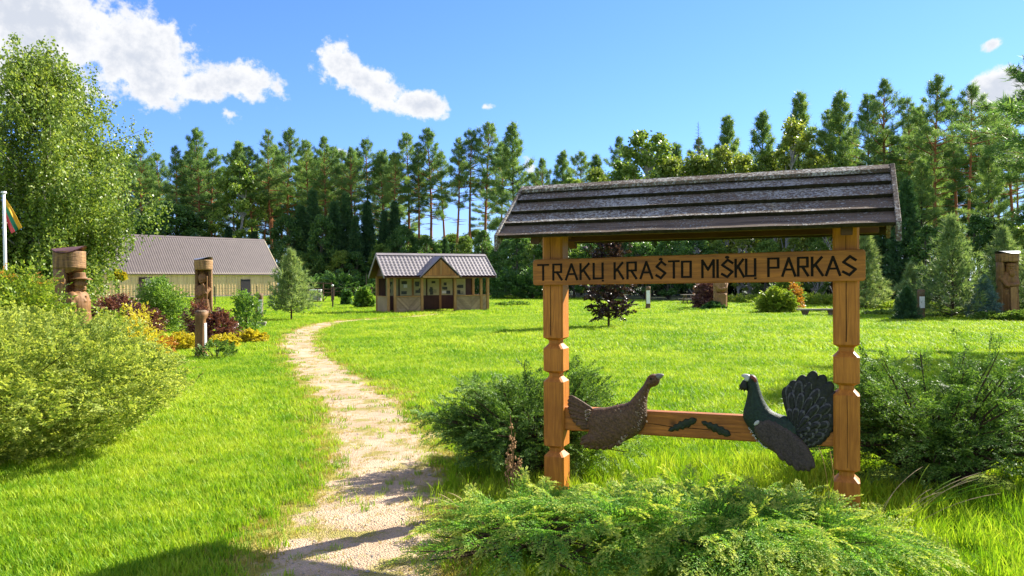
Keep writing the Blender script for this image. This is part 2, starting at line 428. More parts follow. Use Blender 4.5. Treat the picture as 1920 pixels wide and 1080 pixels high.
pmesh = np_mesh('path', V, F, True); at_ = pmesh.attributes.new('edge', 'FLOAT', 'POINT'); at_.data.foreach_set('value', np.array(PE, np.float32))
path = link('path', pmesh, None, sand_mat('sandy_path', (0.31, 0.215, 0.13), (0.60, 0.45, 0.31), 0.8, True))
tag(path, 'worn sandy footpath curving to the information kiosk', 'path', kind='structure')

# sandy drive in front of the barn
rp = [(-120, 62), (-60, 70), (-38, 79), (-27, 86), (-22, 92), (-30, 100), (-44, 93), (-66, 80), (-125, 70)]
mb = MB(); mb.add([(x, y, 0.006) for x, y in rp], [tuple(range(len(rp)))])
tag(mb.build('road', sand_mat('pale_sand_drive', (0.34, 0.25, 0.18), (0.52, 0.41, 0.31)), None), 'pale sandy drive in front of the barn', 'road', kind='structure')
# bare sandy patch at the far edge of the lawn on the right
mb = MB(); c0 = ground(1900, 618)
mb.add([(c0.x + 5 * math.cos(t) * (1 + .3 * noise.noise(Vector((math.cos(t) * 2, math.sin(t) * 2, 4)))), c0.y + 1.6 * math.sin(t), 0.006) for t in np.linspace(0, 2 * math.pi, 40)[:-1]], [tuple(range(39))])
tag(mb.build('bare_ground', sand_mat('dry_bare_ground', (0.27, 0.22, 0.08), (0.42, 0.33, 0.16), 0.9), None), 'dry bare patch of ground before the carved bearded man', 'ground', kind='structure')

# forest floor: from the wood's edge outwards
EDGE = [(-260, 106), (-90, 128), (-34, 131), (-20, 128), (-8, 116), (2, 96), (10, 72), (16, 60), (24, 50), (30, 42), (36, 32), (45, 20), (60, 5)]
ept = []
for (x0, y0), (x1, y1) in zip(EDGE[:-1], EDGE[1:]):
    for t in np.linspace(0, 1, 12)[:-1]:
        x, y = x0 + (x1 - x0) * t, y0 + (y1 - y0) * t
        ept.append((x, y + 1.6 * noise.noise(Vector((x * .3, y * .3, 1)))))
fv = [(x, y, 0.008) for x, y in ept] + [(x * 3 + (60 if x > 0 else -60), y * 1.2 + 330, 0.008) for x, y in ept]
ne = len(ept)
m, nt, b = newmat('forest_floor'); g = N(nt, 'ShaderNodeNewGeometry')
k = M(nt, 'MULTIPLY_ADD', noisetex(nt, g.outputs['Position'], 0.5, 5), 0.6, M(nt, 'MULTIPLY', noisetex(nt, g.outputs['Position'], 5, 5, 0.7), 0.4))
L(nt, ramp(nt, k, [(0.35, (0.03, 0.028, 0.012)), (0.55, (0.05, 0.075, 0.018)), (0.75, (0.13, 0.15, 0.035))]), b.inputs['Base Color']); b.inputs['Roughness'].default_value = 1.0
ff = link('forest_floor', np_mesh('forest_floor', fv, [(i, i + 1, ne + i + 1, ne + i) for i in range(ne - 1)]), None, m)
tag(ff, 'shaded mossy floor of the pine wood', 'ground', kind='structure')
EX = np.array([e[0] for e in ept]); EY = np.array([e[1] for e in ept])
def in_forest(x, y): return y > np.interp(x, EX, EY)

# ================================================================== grass
def tuft_mesh(name, seed, n, hmin, hmax, rad, width, lean):
    r = rng(seed); V = []; F3 = []
    for i in range(n):
        a = r.uniform(0, 2 * math.pi); q = rad * math.sqrt(r.uniform()); bx, by = q * math.cos(a), q * math.sin(a)
        h = r.uniform(hmin, hmax); t = r.uniform(0, 2 * math.pi); ln = lean * r.uniform(0.3, 1.3) * h
        dx, dy = math.cos(t) * ln, math.sin(t) * ln; w = width * r.uniform(.7, 1.3); sx, sy = -math.sin(t) * w / 2, math.cos(t) * w / 2
        if r.uniform() < .5: sx, sy = math.cos(a) * w / 2, math.sin(a) * w / 2
        o = len(V)
        V += [(bx - sx, by - sy, -0.004), (bx + sx, by + sy, -0.004), (bx + dx * .35 - sx * .8, by + dy * .35 - sy * .8, h * .62), (bx + dx * .35 + sx * .8, by + dy * .35 + sy * .8, h * .62), (bx + dx, by + dy, h)]
        F3 += [(o, o + 1, o + 3), (o, o + 3, o + 2), (o + 2, o + 3, o + 4)]
    return np_mesh(name, V, F3)
def grass_mat(name, c0, c1, c2, trans=0.42):
    m, nt, b = newmat(name); g = N(nt, 'ShaderNodeNewGeometry'); oi = N(nt, 'ShaderNodeObjectInfo')
    p = noisetex(nt, g.outputs['Position'], 0.32, 5, 0.65); p2 = noisetex(nt, g.outputs['Position'], 2.6, 4, 0.6)
    f = M(nt, 'ADD', M(nt, 'MULTIPLY_ADD', p, 0.75, M(nt, 'MULTIPLY', p2, 0.35)), M(nt, 'MULTIPLY_ADD', g.outputs['Random Per Island'], 0.22, M(nt, 'MULTIPLY_ADD', oi.outputs['Random'], 0.16, -0.22)))
    c = ramp(nt, f, [(0.37, c0), (0.53, c1), (0.69, c2)])
    L(nt, c, b.inputs['Base Color']); b.inputs['Roughness'].default_value = 0.5; b.inputs['Specular IOR Level'].default_value = 0.14
    tr = N(nt, 'ShaderNodeBsdfTranslucent'); L(nt, mixc(nt, 1.0, c, (1.15, 1.15, 0.55), 'MULTIPLY'), tr.inputs[0])
    mx = N(nt, 'ShaderNodeMixShader'); mx.inputs[0].default_value = trans
    L(nt, b.outputs[0], mx.inputs[1]); L(nt, tr.outputs[0], mx.inputs[2]); L(nt, mx.outputs[0], nt.nodes['Material Output'].inputs[0])
    return m
MT['grass'] = grass_mat('lawn_grass', (0.12, 0.27, 0.012), (0.29, 0.44, 0.022), (0.47, 0.55, 0.06))
MT['drygrass'] = grass_mat('dry_yellow_grass', (0.22, 0.24, 0.03), (0.40, 0.34, 0.07), (0.52, 0.40, 0.14), 0.3)
tuftcol = bpy.data.collections.new('grass_tufts')
for i, (nm, args, mm) in enumerate([('tuft_a', (1, 30, .03, .065, .075, .0055, .55), 'grass'), ('tuft_b', (2, 26, .035, .085, .07, .006, .7), 'grass'), ('tuft_c', (3, 22, .025, .05, .08, .007, .5), 'grass'), ('tuft_d', (4, 16, .02, .055, .07, .0045, .7), 'drygrass'), ('tuft_e', (5, 20, .09, .20, .06, .006, .6), 'grass')]):
    me = tuft_mesh(nm, *args); me.materials.append(MT[mm]); o = bpy.data.objects.new(nm, me); tuftcol.objects.link(o)

BUSH_FEET = []            # (x, y, rx, ry): no lawn grass inside these
def grass_points():
    r = rng(77); P = []; K = []; SC = []
    for (y0, y1, dens, s, sz) in [(3.6, 9, 420, 1.0, 1.0), (9, 18, 150, 1.6, 1.15), (18, 40, 42, 2.7, 1.5), (40, 125, 7, 5.2, 2.2)]:
        area = 0.73 * (y1 ** 2 - y0 ** 2); n = int(area * dens)
        yy = np.sqrt(r.uniform(y0 ** 2, y1 ** 2, n)); xx = r.uniform(-0.73, 0.73, n) * yy
        d = path_dist(xx, yy) / HW
        nz = np.array([noise.noise(Vector((x * 2.1, y * 2.1, 0))) + .6 * noise.noise(Vector((x * 6, y * 6, 5))) for x, y in zip(xx, yy)]) if n else 0
        dd = d + nz * 0.6
        keep = (r.uniform(size=n) < np.clip((dd - 0.30) / 1.0, 0.13, 1.0)) & ~in_forest(xx, yy - 1.0)
        for (bx, by, rx, ry) in BUSH_FEET: keep &= ((xx - bx) / rx) ** 2 + ((yy - by) / ry) ** 2 > 0.7
        dry = (dd < 1.9) & (r.uniform(size=n) < np.clip((1.95 - dd) * .9, 0, 0.8))
        dry |= r.uniform(size=n) < 0.03
        kind = r.choice([0, 0, 0, 1, 1, 2], n); kind[dry] = 3
        if y1 <= 9:
            lng = ((np.hypot((xx - 1.2) / 2.2, (yy - 6.2) / 0.9) < 1) | (np.hypot((xx - 3.6) / 1.6, (yy - 5.0) / 1.0) < 1)) & (r.uniform(size=n) < 0.22); kind[lng] = 4
        sc_ = np.stack([s * r.uniform(.8, 1.25, n)] * 2 + [sz * r.uniform(.7, 1.3, n)], 1)
        sc_[dry] *= np.array([0.9, 0.9, 0.75]); small = dd < 0.9; sc_[small] *= 0.7
        P.append(np.stack([xx, yy, np.full(n, 0.004)], 1)[keep]); K.append(kind[keep]); SC.append(sc_[keep])
    P = np.concatenate(P); K = np.concatenate(K); SC = np.concatenate(SC)
    me = bpy.data.meshes.new('grass'); me.vertices.add(len(P)); me.vertices.foreach_set('co', P.astype(np.float32).ravel())
    a = me.attributes.new('kind_index', 'INT', 'POINT'); a.data.foreach_set('value', K.astype(np.int32))
    a = me.attributes.new('tuft_scale', 'FLOAT_VECTOR', 'POINT'); a.data.foreach_set('vector', SC.astype(np.float32).ravel())
    rot = np.zeros((len(P), 3), np.float32); rot[:, 2] = r.uniform(0, 6.283, len(P))
    a = me.attributes.new('tuft_rot', 'FLOAT_VECTOR', 'POINT'); a.data.foreach_set('vector', rot.ravel())
    me.update()
    return me
def grow_grass():
    ob = link('grass', grass_points()); tag(ob, 'short mown grass blades of the lawn', 'grass', kind='stuff')
    ng = bpy.data.node_groups.new('grow_grass', 'GeometryNodeTree')
    ng.interface.new_socket('Geometry', in_out='INPUT', socket_type='NodeSocketGeometry'); ng.interface.new_socket('Geometry', in_out='OUTPUT', socket_type='NodeSocketGeometry')
    gi = ng.nodes.new('NodeGroupInput'); go = ng.nodes.new('NodeGroupOutput')
    ci = ng.nodes.new('GeometryNodeCollectionInfo'); ci.inputs['Collection'].default_value = tuftcol; ci.inputs['Separate Children'].default_value = True; ci.inputs['Reset Children'].default_value = True
    ip = ng.nodes.new('GeometryNodeInstanceOnPoints'); ip.inputs['Pick Instance'].default_value = True
    def attr(nm, ty):
        n = ng.nodes.new('GeometryNodeInputNamedAttribute'); n.data_type = ty; n.inputs[0].default_value = nm; return n.outputs[0]
    ng.links.new(gi.outputs[0], ip.inputs['Points']); ng.links.new(ci.outputs[0], ip.inputs['Instance'])
    ng.links.new(attr('kind_index', 'INT'), ip.inputs['Instance Index']); ng.links.new(attr('tuft_scale', 'FLOAT_VECTOR'), ip.inputs['Scale'])
    er = ng.nodes.new('FunctionNodeEulerToRotation'); ng.links.new(attr('tuft_rot', 'FLOAT_VECTOR'), er.inputs[0]); ng.links.new(er.outputs[0], ip.inputs['Rotation'])
    ng.links.new(ip.outputs[0], go.inputs[0])
    md = ob.modifiers.new('grow_grass', 'NODES'); md.node_group = ng
    return ob

# ================================================================== the entrance sign
GA = R(23.0); G0 = Vector((0.346, 6.0, 0)); POST = 0.165; SPAN = 2.10
gs = Vector((math.cos(GA), -math.sin(GA), 0)); gn = Vector((-math.sin(GA), -math.cos(GA), 0))
def gate_pt(px, py, o):
    d = ray(px, py); q = G0 + gn * o
    t = (q - CAMP).dot(gn) / d.dot(gn); p = CAMP + d * t
    return (p - G0).dot(gs), p.z
sign = thing('entrance_sign', 'honey brown wooden park sign with shingled roof, lettered board and two carved birds', 'sign', G0, -GA)
def post_mesh():
    mb = MB(); h = POST / 2; c = 0.014; rg = []
    def ring(z, q, c=c): rg.append([(x, y, z) for x, y in [(q - c, -q), (q, -q + c), (q, q - c), (q - c, q), (-q + c, q), (-q, q - c), (-q, -q + c), (-q + c, -q)]])
    ring(-0.25, h)
    for z in (0.391, 0.978, 1.237):
        ring(z - 0.052, h); ring(z - 0.014, h - 0.034); ring(z + 0.012, h - 0.034); ring(z + 0.034, h)
    ring(2.27, h)
    mb.rings(rg); return mb.mesh('post')
pm = post_mesh()
for k, s in enumerate((0.0, SPAN)):
    o = link('post', pm, sign, MT['post'] if k == 0 else None); o.location = (s, 0, 0)
    cr = MB()                                                  # drying crack down the face
    x = 0.0; pts = []
    for z in np.linspace(1.29, 2.2, 12): pts.append((x + 0.006 * noise.noise(Vector((z * 5, k * 4, 0))) - 0.014 * (k == 0), -POST / 2 - 0.0006, z))
    for zz in (np.linspace(0.44, 0.92, 8),) if k == 1 else ():
        pass
    cr.tube(pts, [0.0032 - 0.0022 * i / 11 for i in range(12)], 5)
    cr.build('crack', MT['burnt'], o)
    if k == 1:
        cr = MB(); cr.tube([(0.004 + .004 * noise.noise(Vector((z * 6, 2, 0))), -POST / 2 - 0.0004, z) for z in np.linspace(0.44, 0.93, 8)], 0.0016, 4); cr.build('crack', MT['burnt'], o)
# board with its rounded corners
so = POST / 2 + 0.045
sl_, zl_t = gate_pt(999, 487, so); _, zl_b = gate_pt(999, 535, so); sr_, zr_t = gate_pt(1623, 467, so); _, zr_b = gate_pt(1623, 527, so)
def board_z(s, f):      # f = 0 at the top edge, 1 at the bottom
    t = (s - sl_) / (sr_ - sl_); return (zl_t + (zr_t - zl_t) * t) * (1 - f) + (zl_b + (zr_b - zl_b) * t) * f
poly = []
rc = 0.022
for (s, f, dirs) in [(sl_, 0, (180, 90)), (sr_, 0, (90, 0)), (sr_, 1, (0, -90)), (sl_, 1, (-90, -180))]:
    cs = s + (rc if s == sl_ else -rc); cz = board_z(s, f) + (-rc if f == 0 else rc)
    for t in np.linspace(dirs[0], dirs[1], 5): poly.append((cs + rc * math.cos(R(t)), -so, cz + rc * math.sin(R(t))))
    if f == 0 and s == sl_:
        for q in np.linspace(0.05, .95, 14): poly.append((sl_ + (sr_ - sl_) * q, -so, board_z(sl_ + (sr_ - sl_) * q, 0) + 0.003 * noise.noise(Vector((q * 9, 0, 0)))))
board = MB().prism(poly, (0, 0.042, 0)).build('sign_board', MT['board'], sign, bevel=0.004)
# letters, cut and burnt into the board
SW = 0.175
def strokes(ch):
    w = SW
    D = {'T': [[(0, 1), (1, 1)], [(.5, 1), (.5, 0)]], 'R': [[(.08, 0), (.08, 1)], [(.08, 1), (.9, 1)], [(.9, 1), (.9, .5)], [(.9, .5), (.08, .5)], [(.45, .5), (.95, 0)]],
         'A': [[(0, 0), (.5, 1)], [(.5, 1), (1, 0)], [(.2, .36), (.8, .36)]], 'K': [[(.08, 0), (.08, 1)], [(.12, .45), (.9, 1)], [(.36, .6), (.98, 0)]],
         'U': [[(.06, 1), (.06, .04)], [(.06, .04), (.94, .04)], [(.94, .04), (.94, 1)], [(.96, -.05), (.96, -.16)]], 'O': [[(.1, 0.04), (.1, .96)], [(.1, .96), (.9, .96)], [(.9, .96), (.9, .04)], [(.9, .04), (.1, .04)]],
         'M': [[(.08, 0), (.08, 1)], [(.08, 1), (.5, .45)], [(.5, .45), (.92, 1)], [(.92, 1), (.92, 0)]], 'I': [[(.5, 0), (.5, 1)]], 'P': [[(.08, 0), (.08, 1)], [(.08, 1), (.92, 1)], [(.92, 1), (.92, .48)], [(.92, .48), (.08, .48)]],
         'S': [[(.98, .80), (.55, 1.0)], [(.55, 1.0), (.06, .70)], [(.06, .70), (.96, .30)], [(.96, .30), (.5, 0)], [(.5, 0), (.02, .18)]]}
    base = D[{'Š': 'S', 'Ų': 'U'}.get(ch, ch)]
    if ch == 'Š': base = base + [[(.36, 1.20), (.5, 1.10)], [(.5, 1.10), (.64, 1.20)]]
    return base
LET = [('T', 1008.5, 1028.5), ('R', 1036, 1054), ('A', 1061, 1082), ('K', 1087, 1106), ('Ų', 1112, 1131), ('K', 1151, 1169), ('R', 1175, 1194), ('A', 1201, 1223), ('Š', 1230, 1248), ('T', 1254, 1273), ('O', 1277, 1297),
       ('M', 1315, 1340), ('I', 1343, 1348), ('Š', 1353, 1374), ('K', 1378, 1395), ('Ų', 1398, 1417), ('P', 1439, 1461), ('A', 1467, 1491), ('R', 1495, 1516), ('K', 1521, 1543), ('A', 1549, 1575), ('S', 1580, 1605)]
for q, (ch, x0, x1) in enumerate(LET):
    s0, _ = gate_pt(x0, 500, so); s1, _ = gate_pt(x1, 500, so)
    mb = MB()
    for i, (a, b_) in enumerate(strokes(ch)):
        P0 = [s0 + (s1 - s0) * a[0], 0]; P1 = [s0 + (s1 - s0) * b_[0], 0]
        for Pn, (_, v) in ((P0, a), (P1, b_)): Pn[1] = board_z(Pn[0], 0.80 - 0.585 * v)
        d = Vector((P1[0] - P0[0], 0, P1[1] - P0[1])); l = d.length; d.normalize(); nn = Vector((-d.z, 0, d.x)); w = 0.0088 if abs(d.z) > .3 else 0.0072
        ex = 0.006 if l > .03 else 0.0
        A = Vector((P0[0], -so - 0.0012 - 0.00012 * i, P0[1])) - d * ex; B = Vector((P1[0], -so - 0.0012 - 0.00012 * i, P1[1])) + d * ex
        if ch == 'T' and i == 1: A = A - d * 0.0
        mb.prism([A - nn * w, B - nn * w, B + nn * w, A + nn * w], (0, 0.004, 0))
    mb.build('letter', MT['burnt'], board)
# rail with two oak leaves
rail = MB(); rs = [(POST / 2 - .002, *[gate_pt(1062, y, 0.045)[1] for y in (764, 807)]), (SPAN - POST / 2 + .002, *[gate_pt(1562, y, 0.045)[1] for y in (788, 838)])]
ringL = []
for t in np.linspace(0, 1, 6):
    s = rs[0][0] + (rs[1][0] - rs[0][0]) * t; zt = rs[0][1] + (rs[1][1] - rs[0][1]) * t; zb = rs[0][2] + (rs[1][2] - rs[0][2]) * t; c = 0.008
    ringL.append([(s, -.045, zb + c), (s, -.045 + c, zb), (s, .045 - c, zb), (s, .045, zb + c), (s, .045, zt - c), (s, .045 - c, zt), (s, -.045 + c, zt), (s, -.045, zt - c)])
rail.rings(ringL); railo = rail.build('rail', MT['rail'], sign)
MB().tube([(gate_pt(x, y, .0455)[0], -.0453, gate_pt(x, y, .0455)[1]) for x, y in [(1210, 793), (1240, 797), (1270, 802), (1300, 803), (1350, 808), (1390, 812)]], [.001, .0028, .0022, .003, .002, .001], 5).build('crack', MT['burnt'], railo)

# ------------------------------------------------------------------ carved reliefs
def resample(poly, step):
    out = []
    n = len(poly)
    for i in range(n):
        a = Vector(poly[i]); b_ = Vector(poly[(i + 1) % n]); k = max(1, int((b_ - a).length / step))
        for j in range(k): out.append(a + (b_ - a) * j / k)
    return out
def smooth_poly(poly, it=1):
    for _ in range(it):
        n = len(poly); out = []
        for i in range(n):
            a = Vector(poly[i]); b_ = Vector(poly[(i + 1) % n]); out += [a * .75 + b_ * .25, a * .25 + b_ * .75]
        poly = out
    return poly
def relief_mesh(name, outline, o, edge, bulge, reach, grid=0.016, extra=None, tilt=None, sm=1):
    """a carved body: outline in the sign's plane (s, z), its back at o in front of the plane, a rounded front"""
    P = resample(smooth_poly([Vector(p) for p in outline], sm), grid * .8)
    A = np.array([(p.x, p.y) for p in P]); Bn = np.roll(A, -1, 0)
    def dist(Q):
        out = np.full(len(Q), 1e9)
        for a, b_ in zip(A, Bn):
            d = b_ - a; t = np.clip(((Q - a) @ d) / ((d * d).sum() + 1e-12), 0, 1); out = np.minimum(out, np.hypot(*(Q - a - t[:, None] * d).T))
        return out
    def inside(Q):
        c = np.zeros(len(Q), bool)
        for a, b_ in zip(A, Bn):
            m_ = (a[1] > Q[:, 1]) != (b_[1] > Q[:, 1]); xi = (b_[0] - a[0]) * (Q[:, 1] - a[1]) / (b_[1] - a[1] + 1e-12) + a[0]; c ^= m_ & (Q[:, 0] < xi)
        return c
    gx, gy = np.meshgrid(np.arange(A[:, 0].min(), A[:, 0].max(), grid), np.arange(A[:, 1].min(), A[:, 1].max(), grid))
    Q = np.stack([gx.ravel(), gy.ravel()], 1)
    if len(Q): Q = Q[inside(Q)]
    if len(Q): Q = Q[dist(Q) > grid * .55]
    n = len(A); vin = [Vector(a) for a in A] + [Vector(q) for q in Q]
    vo, eo, fo, *_ = delaunay_2d_cdt(vin, [(i, (i + 1) % n) for i in range(n)], [], 1, 1e-6)
    W = np.array([(v.x, v.y) for v in vo]); d = dist(W); t = np.clip(d / reach, 0, 1); hh = edge + bulge * np.sqrt(np.clip(1 - (1 - t) ** 2, 0, 1))
    if extra is not None: hh = hh + extra(W[:, 0], W[:, 1]) * np.clip(d / 0.012, 0, 1)
    base = np.full(len(W), o)
    if tilt is not None: base = base + tilt(W[:, 0], W[:, 1])
    nv = len(W); V = [(w[0], -(q + h_), w[1]) for w, q, h_ in zip(W, base, hh)] + [(w[0], -q, w[1]) for w, q in zip(W, base)]
    faces = [tuple(f) for f in fo]; cnt = {}
    for f in faces:
        for a, b_ in zip(f, f[1:] + f[:1]): cnt[(a, b_)] = 1
    allf = faces + [tuple(i + nv for i in f[::-1]) for f in faces]
    for (a, b_) in cnt:
        if (b_, a) not in cnt: allf.append((b_, a, a + nv, b_ + nv))
    me = bpy.data.meshes.new(name); me.from_pydata(V, [], allf)
    bm = bmesh.new(); bm.from_mesh(me); bmesh.ops.recalc_face_normals(bm, faces=bm.faces)
    for f in bm.faces: f.smooth = len(f.verts) == 3
    bm.to_mesh(me); bm.free()
    return me
def feather_mat(name, c0, c1, tip=None, scale=40.0, grooves=True):
    m, nt, b = newmat(name); co = objco(nt)
    f = noisetex(nt, co, scale, 4, 0.65); c = ramp(nt, f, [(0.3, c0), (0.7, c1)])
    L(nt, c, b.inputs['Base Color']); b.inputs['Roughness'].default_value = 0.6; b.inputs['Specular IOR Level'].default_value = 0.3
    bump(nt, b, f, 0.6, 0.008); return m
def feather_outline(p, ang, ln, w, tipr=0.75):
    """p root (s,z), ang in degrees, long rounded blade"""
    u = Vector((math.cos(R(ang)), math.sin(R(ang)))); v = Vector((-u.y, u.x)); p = Vector(p)
    pr = [(0, .25), (.25, .34), (.55, .44), (.8, .5), (.93, .42), (1.0, .16), (1.0, -.16), (.93, -.42), (.8, -.5), (.55, -.44), (.25, -.34), (0, -.25)]
    return [p + u * (a * ln) + v * (b_ * w) for a, b_ in pr]
def hz(pts): return [gate_pt(1040 + x / 4.908, 660 + y / 4.908, .10) for x, y in pts]
def cz(pts): return [gate_pt(1340 + x / 4.5, 660 + y / 4.5, .10) for x, y in pts]
MT['hen'] = feather_mat('carved_hen_brown', (0.042, 0.023, 0.012), (0.175, 0.095, 0.045), scale=70)
MT['henrust'] = feather_mat('carved_hen_rust', (0.075, 0.03, 0.012), (0.20, 0.085, 0.03), scale=60)
MT['hentip'] = feather_mat('hen_feather_pale', (0.20, 0.14, 0.09), (0.46, 0.37, 0.27), scale=60)
MT['horn'] = plain('grey_horn_beak', (0.22, 0.20, 0.18), 0.4, 0, 0.15, 30, 0.1)
MT['eye'] = plain('dark_eye', (0.01, 0.008, 0.006), 0.2, 0, 0.1, 20, 0)
hen = link('carved_bird', relief_mesh('hen_body', hz([(940, 212), (890, 205), (845, 230), (822, 275), (805, 312), (760, 362), (710, 422), (665, 475), (560, 495), (460, 520), (380, 520), (330, 530), (300, 600), (280, 700), (310, 715), (282, 770), (245, 810), (230, 860), (330, 885), (420, 895), (480, 890), (560, 860), (680, 810), (750, 770), (800, 720), (832, 640), (838, 560), (832, 480), (845, 400), (862, 350), (880, 330), (920, 322), (945, 300), (958, 262), (950, 235)]), .046, .016, .062, .105, .014,
           lambda s, z: .0035 * np.sin(s * 210 + z * 260) * .6 + .002 * np.sin(z * 330 - s * 80)), sign, MT['hen'])
hen['label'] = 'carved brown hen bird with outstretched neck on the rail'
def hp(x, y): return gate_pt(1040 + x / 4.908, 660 + y / 4.908, .10)
link('beak', relief_mesh('beak', hz([(925, 205), (960, 202), (1002, 209), (985, 235), (958, 262), (925, 248), (915, 225)]), .062, .012, .016, .02, .008), hen, MT['horn'])
link('face', relief_mesh('face', hz([(850, 232), (890, 212), (930, 215), (915, 240), (900, 262), (870, 275), (848, 262)]), .083, .004, .01, .02, .008), hen, MT['henrust'])
ep = hp(884, 248); e = MB(); e.tube([(ep[0], -.098, ep[1]), (ep[0], -.112, ep[1])], [.010, .007], 10); e.build('eye', MT['eye'], hen)
for k in range(9):                                               # tail blades
    a0 = (330, 535 + k * 21); a1 = [(112, 415), (105, 448), (103, 482), (106, 518), (113, 555), (128, 595), (150, 635), (182, 668), (222, 697)][k]
    p0 = Vector(hp(*a0)); p1 = Vector(hp(*a1)); d = p1 - p0
    link('tail_feather', relief_mesh('tail_feather', feather_outline(p0, math.degrees(math.atan2(d.y, d.x)), d.length, .043), .050 + .0045 * (k % 2) + .001 * k, .008, .007, .012, .012, sm=1), hen, MT['hen'])
for k in range(8):                                               # long wing quills at the lower tip
    a0 = (420 + k * 34, 720 + k * 8); a1 = [(238, 812), (232, 850), (262, 880), (318, 890), (372, 896), (430, 900), (486, 893), (560, 864)][k]
    p0 = Vector(hp(*a0)); p1 = Vector(hp(*a1)); d = p1 - p0
    link('wing_feather', relief_mesh('wing_feather', feather_outline(p0, math.degrees(math.atan2(d.y, d.x)), d.length, .040), .078 + .004 * (k % 2), .010, .008, .012, .012), hen, MT['hen'])
for k, (x, y, an) in enumerate([(300, 555, 200), (300, 590, 200), (305, 622, 205), (335, 575, 200), (345, 610, 200), (360, 645, 205), (400, 690, 215), (440, 722, 215), (505, 760, 215), (540, 725, 215), (572, 785, 220), (598, 745, 220), (622, 810, 220), (650, 770, 220), (480, 690, 215), (560, 690, 215), (500, 640, 215), (440, 660, 212), (600, 640, 220), (660, 700, 220)]):
    x0, y0 = x + 22, y - 16; p = hp(x0, y0); w = 0.034 if k > 5 else .026; l = .062 if k > 5 else .045
    link('feather', relief_mesh('feather', feather_outline(p, an, l, w * 1.0), .102 - .0012 * (k % 3) - (.02 if k < 6 else .0) - (.012 if y > 770 else 0), .008, .006, .012, .012), hen, MT['hentip'])
    link('feather', relief_mesh('feather', feather_outline(p, an, l * .80, w * .62), .1065 - .0012 * (k % 3) - (.02 if k < 6 else .0) - (.012 if y > 770 else 0), .008, .006, .012, .012), hen, MT['hen'])
rr = random.Random(3); sp = MB()
for k in range(90):                                              # pale dashes on neck and breast
    t = rr.random(); cx, cy = (840 - 60 * t + rr.uniform(-45, 45) * (.6 + t), 340 + 340 * t) if k < 55 else (rr.uniform(560, 800), rr.uniform(520, 720))
    p = hp(cx, cy); dpt = .118 if t > .25 or k >= 55 else .098
    u = Vector((-.8, 0, .45)).normalized()
    sp.tube([(p[0] + u.x * q, -dpt + .0, p[1] + u.z * q) for q in (-.006, 0, .006)], [.0012, .0026, .0012], 4)
o = sp.build('speckles', MT['hentip'], hen); o['kind'] = 'stuff'

MT['cock'] = feather_mat('carved_cock_black', (0.006, 0.007, 0.006), (0.030, 0.032, 0.028), scale=60)
MT['cockgreen'] = feather_mat('carved_cock_green', (0.006, 0.014, 0.010), (0.022, 0.046, 0.030), scale=60)
MT['cockwing'] = feather_mat('carved_cock_wing', (0.026, 0.019, 0.016), (0.095, 0.070, 0.058), scale=80)
MT['cocktip'] = feather_mat('cock_feather_grey', (0.035, 0.035, 0.036), (0.13, 0.13, 0.13), scale=60)
MT['red'] = plain('red_brow', (0.22, 0.045, 0.03), 0.5, 0, 0.2, 40, 0.2)
MT['palehorn'] = plain('pale_beak', (0.50, 0.50, 0.46), 0.4, 0, 0.1, 30, 0.1)
cock = link('carved_bird', relief_mesh('cock_body', cz([(290, 192), (325, 198), (350, 222), (362, 262), (380, 330), (402, 392), (432, 450), (470, 500), (540, 535), (630, 558), (690, 620), (715, 700), (700, 780), (620, 860), (520, 860), (430, 820), (380, 780), (330, 720), (290, 660), (250, 600), (232, 560), (236, 500), (258, 430), (270, 370), (274, 320), (262, 270), (270, 225)]), .046, .016, .060, .10, .014,
           lambda s, z: .003 * np.sin(s * 120 + z * 330)), sign, MT['cockgreen'])
cock['label'] = 'carved black cock bird with fanned tail on the rail'
def cp(x, y): return gate_pt(1340 + x / 4.5, 660 + y / 4.5, .10)
link('beak', relief_mesh('beak', cz([(218, 202), (240, 186), (292, 192), (300, 215), (292, 255), (262, 250), (238, 238), (256, 226), (232, 214)]), .068, .012, .016, .02, .008), cock, MT['palehorn'])
link('brow', relief_mesh('brow', cz([(298, 202), (328, 200), (350, 222), (358, 250), (336, 262), (318, 240), (300, 228)]), .088, .004, .010, .015, .008), cock, MT['red'])
ep = cp(320, 238); e = MB(); e.tube([(ep[0], -.096, ep[1]), (ep[0], -.110, ep[1])], [.009, .006], 10); e.build('eye', MT['eye'], cock)
link('beard', relief_mesh('beard', cz([(236, 238), (272, 250), (280, 300), (274, 335), (258, 322), (246, 342), (236, 322), (220, 332), (216, 318), (198, 325), (206, 300), (200, 292), (214, 270)]), .062, .014, .016, .02, .009, sm=0), cock, MT['cock'])
# tail fan in three layers
pv = Vector(cp(665, 690))
def fan(nf, a0, a1, lens, wid, off, mt, inner, tipm=None):
    for k in range(nf):
        t = k / (nf - 1); an = a0 + (a1 - a0) * t; ln = np.interp(t, np.linspace(0, 1, len(lens)), lens)
        u = Vector((math.cos(R(an)), math.sin(R(an)))); st = pv + u * inner
        if tipm is not None:
            link('tail_feather', relief_mesh('tail_feather', feather_outline(st, an, ln - inner, wid), off + .004 * (k % 2), .006, .005, .012, .013), cock, tipm)
            link('tail_feather', relief_mesh('tail_feather', feather_outline(st, an, (ln - inner) - .012, wid * .74), off + .0035 + .004 * (k % 2), .006, .006, .012, .013), cock, mt)
        else:
            link('tail_feather', relief_mesh('tail_feather', feather_outline(st, an, ln - inner, wid), off + .004 * (k % 2), .010, .007, .014, .013), cock, mt)
def rlen(x, y): return (Vector(cp(x, y)) - pv).length
